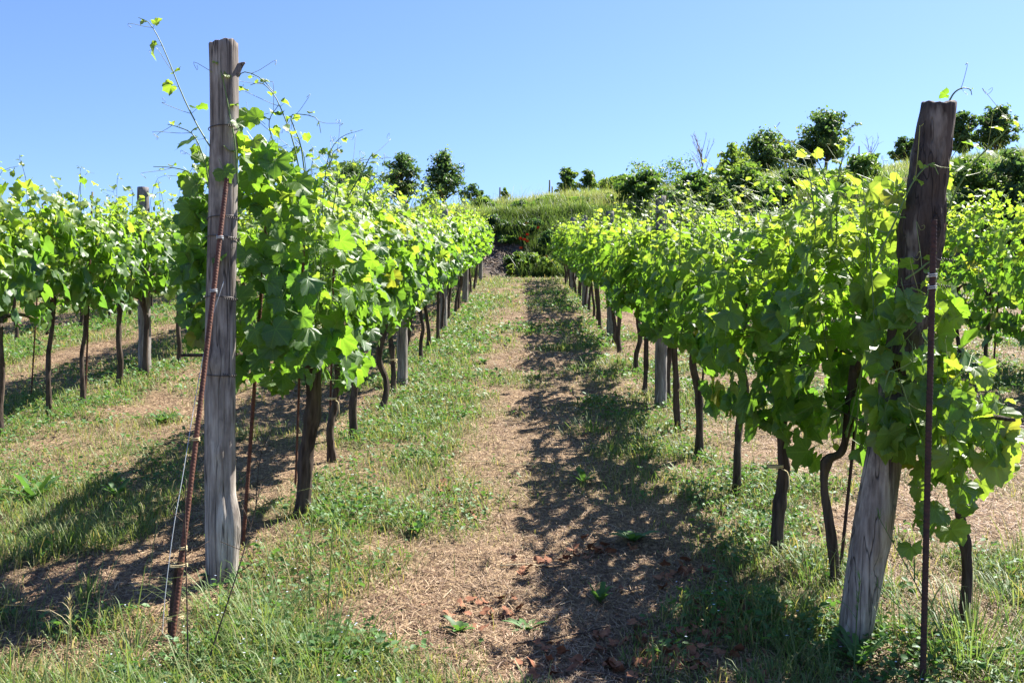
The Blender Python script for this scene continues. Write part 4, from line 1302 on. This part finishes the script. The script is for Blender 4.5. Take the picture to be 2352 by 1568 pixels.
make_tree('shrub', 'mid green rounded bush right of the leaning post on the slope', 'shrub', 2235, 345, 470, 130, 33.0, 17, n=4200, m='shrub', trunk=False, age=0.25, group=SG, nclump=18, size=0.09, shape='dome')
for k, (cx, tp_, bs, wd, Y, ag, mm, lb_) in enumerate((
        (1480, 392, 455, 130, 35.5, 0.25, 'shrub', 'dark low bush on the slope under the feathery skyline shrub'),
        (1600, 396, 460, 130, 35.5, 0.2, 'shrub', 'dark low bush on the slope under the bare leafless tree'),
        (1705, 378, 460, 160, 36.0, 0.55, 'shrub', 'leafy green thicket on the slope under the round dense tree'),
        (1830, 388, 450, 110, 36.5, 0.35, 'shrub', 'green thicket on the slope under the trunked skyline tree'),
        (1985, 352, 420, 120, 38, 0.45, 'shrub', 'grey-green bush on the skyline right of the trunked tree'),
        (1560, 430, 505, 120, 34, 0.15, 'tree', 'very dark bush low on the slope just above the right row'),
        (1216, 503, 556, 74, 33.6, 0.1, 'tree', 'dark overhanging bramble on the bank at the head of the path'),
        (1258, 528, 592, 52, 32.4, 0.1, 'tree', 'dark bush on the bank beside the right row end'),
        (1128, 490, 548, 62, 33.4, 0.12, 'tree', 'dark bramble on the bank beside the left row end'),
        (1166, 542, 582, 46, 33.0, 0.35, 'shrub', 'dull green low bush in the middle of the bank'),
        (1222, 580, 632, 66, 31.2, 0.6, 'shrub', 'round bright green bush at the foot of the bank'),
        (1262, 590, 640, 60, 31.0, 0.5, 'shrub', 'loose green weeds clump between the round bush and the right row'),
        (1190, 578, 606, 60, 31.8, 0.45, 'shrub', 'small green bush behind the round bright bush on the bank'),
        (870, 425, 470, 130, 56, 0.35, 'tree', 'low scrub on the ridge under the upright dark tree'),
        (985, 428, 465, 100, 57, 0.4, 'shrub', 'low green scrub on the ridge under the pine-like tree'),
        (1420, 405, 450, 110, 42, 0.5, 'shrub', 'pale green scrub on the slope left of the feathery skyline shrub'),
        (1640, 425, 490, 120, 34.5, 0.5, 'shrub', 'fresh green scrub low on the slope above the middle of the right row'),
        (1760, 420, 480, 120, 35, 0.3, 'shrub', 'dull green scrub low on the slope above the near right row'),
        (1930, 395, 450, 110, 37, 0.6, 'shrub', 'light green scrub on the slope left of the leaning post'),
        (1112, 452, 484, 56, 38, 0.35, 'shrub', 'rough green weeds on the bank top beside the left row end'),
        (1195, 462, 492, 60, 36, 0.3, 'shrub', 'rough green weeds on the bank top above the path head'),
        (1262, 452, 488, 66, 37.5, 0.4, 'shrub', 'rough green weeds under the thin posts on the ridge'),
        (1335, 455, 500, 80, 36, 0.3, 'shrub', 'dull green weeds on the slope under the close pair of shrubs'),
        (1172, 604, 622, 18, 31.0, 0.7, 'shrub', 'tiny light green plant on the dark bare soil'))):
    make_tree('shrub', lb_, 'shrub', cx, tp_, bs, wd, Y, 200 + k, m=mm, n=int(26 * wd), trunk=False, age=ag, group=SG, nclump=9 if wd > 40 else 4, size=0.075 if Y < 35 else 0.11, shape='dome')

def bare_tree(label, cx, top, base, width, Y, seed, nb=14):
    rg = np.random.default_rng(seed)
    pc = atd(cx, base, Y); x, y = pc[0], pc[1]; z = gz(x, y)
    hgt = atd(cx, top, Y)[2] - z; w = width * 0.43537 * Y / F / 2; b0 = max(0.1, pc[2] - z)
    g = Geo()
    tube(g, smooth_path([(0, 0, -0.2), (0.02, 0, b0), (0.0, 0, hgt * 0.8)], 10), np.linspace(0.05, 0.016, 10), 7, 0)
    for k in range(nb):
        s_ = b0 * 0.6 + (hgt * 0.75 - b0 * 0.6) * rg.random(); a = rg.random() * 6.28
        e_ = np.array([math.cos(a) * w * rg.uniform(.5, 1), math.sin(a) * w * 0.6, min(hgt, s_ + hgt * rg.uniform(0.2, 0.45))])
        p = smooth_path([(0, 0, s_), e_ * np.array([.55, .55, 0]) + np.array([0, 0, s_ * 0.5 + e_[2] * 0.5]), e_], 8)
        tube(g, p, np.linspace(0.018, 0.006, 8), 4, 0)
        for q in range(3):
            i = int(rg.integers(3, 7)); d = np.array([rg.normal(0, .12), rg.normal(0, .1), rg.uniform(.1, .35)])
            tube(g, np.stack([p[i], p[i] + d * 0.6, p[i] + d]), [0.008, 0.006, 0.004], 4, 0)
    o = link('bare_tree', g.mesh('bare_tree', [M['dead_wood']]), None, (x, y, z))
    tag(o, label, 'tree', TG)
bare_tree('pale leafless tree standing on the skyline left of the light green bush', 1612, 308, 402, 66, 50, 1, 18)
bare_tree('tiny leafless tree on the skyline right of the trunked tree', 2000, 312, 372, 44, 52, 2, 9)

def ridge_stick(label, cx, top, base, Y):
    pc = atd(cx, base, Y); z = gz(pc[0], pc[1]); zt = atd(cx, top, Y)[2]
    o = link('thin_post', tube(Geo(), np.array([(0, 0, -0.2), (0.02, 0, (zt - z) / 2), (0.03, 0, zt - z)]), 0.035, 7, 0, 0.2).mesh('thin_post', [M['tree_bark']]), None, (pc[0], pc[1], z))
    tag(o, label, 'post', 'thin posts on the ridge')
ridge_stick('thin post on the ridge beside the small light green bush', 1147, 430, 455, 46)
ridge_stick('tallest thin post on the ridge right of the path head', 1261, 413, 446, 46)
ridge_stick('shorter thin post on the ridge right next to the tallest', 1267, 428, 446, 46)
ridge_stick('thin stick on the skyline right of the trunked tree', 1972, 335, 375, 50)

# poppies on the bank
pops = ((875, 845, 'leftmost of the poppy cluster on the bank'), (930, 862, 'second from left in the poppy cluster on the bank'), (980, 790, 'topmost of the poppy cluster on the bank'), (980, 885, 'lower right of the poppy cluster on the bank'),
        (885, 985, 'alone below the poppy cluster on the bank'), (1250, 1110, 'alone beside the right row end at the bank foot'), (965, 632, 'alone above the poppy cluster on the bank'), (1135, 690, 'alone in front of the dark bank bush'), (790, 470, 'highest of all, at the top edge of the bank'))
for k, (zx, zy, lb_) in enumerate(pops):
    rg = np.random.default_rng(700 + k)
    px, py = 0.4 * (1150 + zx / 5.807), 0.4 * (450 + zy / 5.807)
    h0 = hit(px, py)
    d = ray(px, py); tt = h0[1] - 1.0
    fl = d * (tt / d[1])
    z = gz(fl[0], fl[1])
    e = link('poppy', None, None, (fl[0], fl[1], z)); fh = fl[2] - z
    tag(e, 'red poppy ' + lb_, 'poppy', 'red poppies on the bank')
    link('stem', tube(Geo(), smooth_path([(0, 0, -0.05), (0.03, 0, fh * 0.5), (0, 0, fh)], 8), 0.005, 5, 0).mesh('stem', [M['stem']]), e)
    g = Geo()
    for q in range(5):
        a0 = q * 1.2566 + rg.uniform(-.2, .2)
        tpl = np.array([(0, 0, 0), (-0.5, 0.55, 0.12), (0, 0.6, 0.10), (0.5, 0.55, 0.12), (-0.35, 1.0, 0.34), (0.05, 1.06, 0.30), (0.4, 0.98, 0.36)]) * 0.055
        ca, sa = math.cos(a0), math.sin(a0)
        v = np.stack([tpl[:, 0] * ca - tpl[:, 1] * sa, tpl[:, 0] * sa + tpl[:, 1] * ca, tpl[:, 2]], -1)
        v = v @ np.array([[1, 0, 0], [0, 0.6, 0.8], [0, -0.8, 0.6]]).T
        v = v * np.array([1, 1, 1]) + np.array([0, 0, fh])
        g.add(v, tris=[(0, 2, 1), (0, 3, 2), (1, 2, 4), (2, 5, 4), (2, 3, 5), (3, 6, 5)])
    link('flower', g.mesh('flower', [M['petal']]), e)

# ------------------------------------------------------------------ single plants and dead leaves near the camera
def rosette(label, X, Yd, seed, nl=9, L=0.14, w=0.028, up=0.6, tint=(0.07, 0.15, 0.035), name='weed_plant', cat='weed'):
    rg = np.random.default_rng(seed)
    p0 = hitd(X, Yd)
    z = gz(p0[0], p0[1])
    g = Geo()
    for k in range(nl):
        a = k * 2.4 + rg.uniform(-.3, .3); l = L * rg.uniform(.6, 1.15); u_ = up * rg.uniform(.5, 1.3)
        c, s = math.cos(a), math.sin(a)
        V = []; m = 8
        for i in range(m):
            f = i / (m - 1)
            r_ = l * f * (1 - 0.25 * u_ * f); zz = l * u_ * (f - 0.55 * f * f)
            ww = w * math.sin(math.pi * min(1, 0.12 + 0.86 * f)) ** 0.8 * (1 + 0.12 * (-1) ** i)
            V += [(c * r_ - s * ww, s * r_ + c * ww, zz + 0.3 * ww), (c * r_, s * r_, zz), (c * r_ + s * ww, s * r_ - c * ww, zz + 0.3 * ww)]
        q = []
        for i in range(m - 1):
            for j in range(2):
                q.append((3 * i + j, 3 * i + j + 1, 3 * i + j + 4, 3 * i + j + 3))
        t = np.array(tint) * rg.uniform(.75, 1.35)
        g.add(V, quads=q, tint=np.tile(t, (len(V), 1)))
    o = link(name, g.mesh(name, [M['blade']]), None, (p0[0], p0[1], z))
    tag(o, label, cat, 'leafy weeds in the grass')
for k, (X, Yd, nl, L, w, up, lb_) in enumerate((
        (80, 1150, 14, 0.26, 0.020, 1.2, 'big leafy weed clump at the left edge in front of the vines'),
        (270, 1140, 10, 0.17, 0.018, 1.1, 'leafy weed on the shadow edge left of the leaning rusty stake'),
        (372, 970, 9, 0.17, 0.030, 0.8, 'bright leafy weed left of the tall end post, below the second row'),
        (1378, 1385, 12, 0.11, 0.013, 1.5, 'small upright weed in the aisle shadow near the front'),
        (1455, 1250, 9, 0.15, 0.028, 0.8, 'broad dark weed in the aisle shadow'),
        (1340, 1105, 7, 0.13, 0.018, 1.3, 'narrow upright weed in the middle of the aisle shadow'),
        (1055, 1445, 9, 0.10, 0.016, 0.9, 'pale green weed on the straw in the front of the path'),
        (960, 1225, 8, 0.10, 0.014, 1.3, 'small upright weed on the straw in the path'),
        (1210, 1440, 11, 0.12, 0.012, 0.6, 'low weed at the shadow border in the front of the path'),
        (1975, 1525, 14, 0.16, 0.012, 1.4, 'dark grass-like weed below the leaning post foot'),
        (505, 1330, 10, 0.16, 0.030, 0.9, 'leafy weed right at the foot of the tall end post'),
        (1110, 835, 8, 0.13, 0.024, 0.9, 'light green weed in the middle of the path uphill'))):
    rosette(lb_, X, Yd, 300 + k, nl, L, w, up)

def grass_clump(label, X, Yd, seed, n, h, spread, lean=0.5, dirx=None, tint=((0.075, 0.15, 0.035), (0.22, 0.28, 0.10)), w=0.004):
    rg = np.random.default_rng(seed)
    p0 = hitd(X, Yd); z = gz(p0[0], p0[1])
    a = rg.random(n) * 6.28; r_ = spread * rg.random(n)
    g = Geo()
    az = a if dirx is None else np.full(n, dirx) + rg.normal(0, 0.45, n)
    blades(g, np.cos(a) * r_, np.sin(a) * r_, G(p0[0] + np.cos(a) * r_, p0[1] + np.sin(a) * r_) - z - 0.01, h * rg.uniform(.45, 1.1, n), np.full(n, w) * rg.uniform(.7, 1.4, n), az, lean * rg.uniform(.4, 1.6, n), lerp3(*tint, rg.random(n)))
    o = link('tall_grass', g.mesh('tall_grass', [M['blade']]), None, (p0[0], p0[1], z))
    tag(o, label, 'grass tuft', 'tall grass tufts')
for k, (X, Yd, n_, h, sp, ln, dr, lb_) in enumerate((
        (600, 1440, 260, 0.26, 0.26, 0.7, None, 'dense green grass tuft right of the tall end post foot'),
        (500, 1400, 120, 0.24, 0.14, 0.6, None, 'grass tuft growing round the foot of the tall end post'),
        (200, 1385, 60, 0.20, 0.06, 0.3, None, 'small dry-tipped grass tuft left of the leaning rusty stake'),
        (310, 1530, 110, 0.16, 0.16, 0.6, None, 'grass tuft left of the leaning rusty stake foot'),
        (460, 1565, 80, 0.14, 0.14, 0.7, None, 'grass tuft at the bottom edge right of the leaning rusty stake'),
        (740, 1540, 200, 0.26, 0.25, 0.5, None, 'thin pale grass tuft at the bottom edge left of the path'),
        (1860, 1330, 160, 0.20, 0.14, 0.7, None, 'fine grass tuft left of the leaning post foot'),
        (2010, 1470, 90, 0.45, 0.08, 0.35, 1.9, 'tall grass tuft with upright stalks at the leaning post foot'),
        (2230, 1500, 260, 0.34, 0.28, 0.5, None, 'tall grass tuft right of the dark ribbed stake'),
        (2330, 1400, 180, 0.24, 0.25, 0.5, None, 'grass tuft at the right edge of the picture'),
        (1300, 800, 120, 0.22, 0.30, 0.6, None, 'grass tuft in the aisle shadow uphill'),
        (1360, 990, 110, 0.18, 0.22, 0.6, None, 'grass tuft on the right border of the aisle shadow'))):
    grass_clump(lb_, X, Yd, 400 + k, int(n_ * 0.7), h * 0.75, sp, ln * 1.4, dr, w=0.0045 if Yd > 1100 else 0.007)

# long flowering stalks that lean across the foot of the leaning post
rg = np.random.default_rng(5)
for k, (x0, y0, x1, y1, lb_) in enumerate(((2170, 1520, 2000, 1330, 'long grass stalk leaning left in front of the leaning post, lowest of three'), (2200, 1540, 2020, 1190, 'long grass stalk leaning left in front of the leaning post, tallest of three'),
                                           (2190, 1500, 2060, 1240, 'long grass stalk leaning left in front of the leaning post, middle of three'), (1960, 1560, 1975, 1330, 'upright grass stalk just left of the dark ribbed stake'),
                                           (710, 1420, 716, 1190, 'thin upright grass stalk right of the tall end post'), (750, 1440, 768, 1170, 'slender seed stalk farther right of the tall end post'), (165, 1530, 160, 1380, 'pale dry seed stalk at the lower left'))):
    b = hitd(x0, y0); t_ = atd(x1, y1, b[1] + (0.1 if k < 3 else 0.0))
    g = Geo()
    p = smooth_path([b - b, (t_ - b) * 0.5 + np.array([0.0, 0, 0.02]), t_ - b], 12)
    tn = np.tile(np.array([0.10, 0.17, 0.055] if k < 6 else [0.42, 0.36, 0.22]), (1, 1))[0]
    tube(g, p, np.linspace(0.0028, 0.0012, 12), 5, 0, tint=tn)
    m_ = 26
    i = rg.integers(7, 12, m_)
    blades(g, p[i, 0], p[i, 1], p[i, 2], rg.uniform(0.02, 0.05, m_), np.full(m_, 0.003), rg.random(m_) * 6.28, rg.uniform(.3, 1.0, m_), np.tile(tn * 1.3, (m_, 1)))
    blades(g, p[[2, 4, 6], 0], p[[2, 4, 6], 1], p[[2, 4, 6], 2], np.array([0.10, 0.12, 0.08]), np.full(3, 0.006), rg.random(3) * 6.28, np.array([1.2, 1.0, 1.3]), np.tile(tn, (3, 1)))
    o = link('grass_stalk', g.mesh('grass_stalk', [M['blade']]), None, b)
    tag(o, lb_, 'grass stalk', 'tall grass stalks')

# curled dead leaves and twigs
def litter():
    rg = np.random.default_rng(9)
    g = Geo()
    for (X, Yd, sp, n) in ((1340, 1270, 0.16, 22), (1110, 1395, 0.14, 22), (1370, 1520, 0.24, 46), (1480, 1500, 0.2, 26), (1560, 1330, 0.25, 26), (1620, 1530, 0.25, 30), (1690, 1390, 0.16, 30), (1660, 1430, 0.1, 14), (1010, 1125, 0.1, 8), (1230, 1305, 0.1, 8), (1640, 1480, 0.15, 14),
                           (1790, 1290, 0.2, 10), (1100, 1180, 0.2, 6), (1620, 1185, 0.1, 5), (130, 1220, 0.3, 10), (1500, 1000, 0.4, 10)):
        c = hitd(X, Yd)
        x = c[0] + rg.normal(0, sp * 0.6, n); y = c[1] + rg.normal(0, sp * 0.6, n)
        P = np.stack([x, y, G(x, y) + 0.012 + 0.02 * rg.random(n)], -1)
        Nn = np.stack([rg.normal(0, .5, n), rg.normal(0, .5, n), np.ones(n)], -1)
        leaves(g, P, Nn, rg.normal(size=(n, 3)) * np.array([1, 1, .2]), 0.027 * rg.uniform(.5, 1.5, n), np.full(n, .5), 1, 0, rg)
    tag(link('dead_leaves', g.mesh('dead_leaves', [M['dead_leaf']])), 'curled orange-brown dead leaves scattered on the path', 'dead leaves', kind='stuff')
litter()
rg = np.random.default_rng(19)
for k, (x0, y0, x1, y1, lb_) in enumerate(((1180, 1490, 1420, 1440, 'thin dry twig lying across the shadow at the bottom of the path'), (1150, 1300, 1255, 1305, 'short pale twig on the straw beside the aisle shadow'), (1700, 1410, 1840, 1385, 'dry twig among dead leaves left of the leaning post'),
                                           (1000, 1060, 1230, 1075, 'long straw stalk across the middle of the path'), (1350, 1555, 1500, 1548, 'dark twig at the very bottom of the path shadow'))):
    a, b = hitd(x0, y0), hitd(x1, y1)
    t = np.linspace(0, 1, 10)[:, None]
    p = a + (b - a) * t
    p[:, 0] += rg.normal(0, 0.006, 10); p[:, 1] += rg.normal(0, 0.006, 10)
    p[:, 2] = G(p[:, 0], p[:, 1]) + 0.014
    o = link('twig', tube(Geo(), p - p[0], np.linspace(0.0042, 0.0022, 10), 6, 0, 0.2).mesh('twig', [M['bark'] if k in (0, 4) else M['raffia']]), None, p[0])
    tag(o, lb_, 'twig', 'twigs on the ground')
# dry dark weed stalks right of the tall post
for k, (x0, y0, pts, lb_) in enumerate(((465, 1560, [(500, 1450), (540, 1330), (570, 1230), (600, 1110)], 'dark dry weed stalk slanting up right of the tall end post'), (588, 1180, [(590, 1120), (600, 1040), (625, 985)], 'thin dry forked weed stalk behind the tall end post'),
                                          (432, 1560, [(430, 1400), (425, 1200), (428, 1100)], 'straight thin dry stalk between the stump and the tall end post'))):
    b = hitd(x0, y0)
    p = smooth_path([b] + [atd(x, y, b[1] + 0.05 * (i + 1)) for i, (x, y) in enumerate(pts)], 16) - b
    g = tube(Geo(), p, np.linspace(0.0035, 0.0015, 16), 5, 0)
    for q in range(4):
        i = 6 + 2 * q; d = np.array([rg.normal(0, .05), rg.normal(0, .03), rg.uniform(.03, .08)])
        tube(g, np.stack([p[i], p[i] + d * 0.6, p[i] + d]), [0.0018, 0.0014, 0.001], 4, 0)
    o = link('dry_stalk', g.mesh('dry_stalk', [M['bark']]), None, b)
    tag(o, lb_, 'dry stalk', 'dry weed stalks')

# dry prunings and clods thrown on the bare soil at the head of the path
rg = np.random.default_rng(33)
g = Geo()
for k in range(420):
    x = ash_xy[0] - 0.2 + rg.normal(0, 0.6); y = ash_xy[1] + 0.5 + rg.normal(0, 0.8)
    a = rg.random() * 6.28; L = rg.uniform(0.06, 0.4)
    t = np.linspace(-0.5, 0.5, 4)
    px_, py_ = x + math.cos(a) * L * t, y + math.sin(a) * L * t
    p = np.stack([px_, py_, G(px_, py_) + 0.02 + rg.uniform(0, 0.08) + rg.normal(0, 0.02, 4)], -1)
    c = np.array([0.085, 0.055, 0.034]) * rg.uniform(0.5, 1.4) + (rg.random() < 0.3) * np.array([0.17, 0.12, 0.075])
    tube(g, p, rg.uniform(0.006, 0.016), 4, 0, 0.0, False, 0, tint=c)
tag(link('prunings', g.mesh('prunings', [M['straw']])), 'dark dry prunings heaped on the bare soil at the head of the path', 'prunings', kind='stuff')
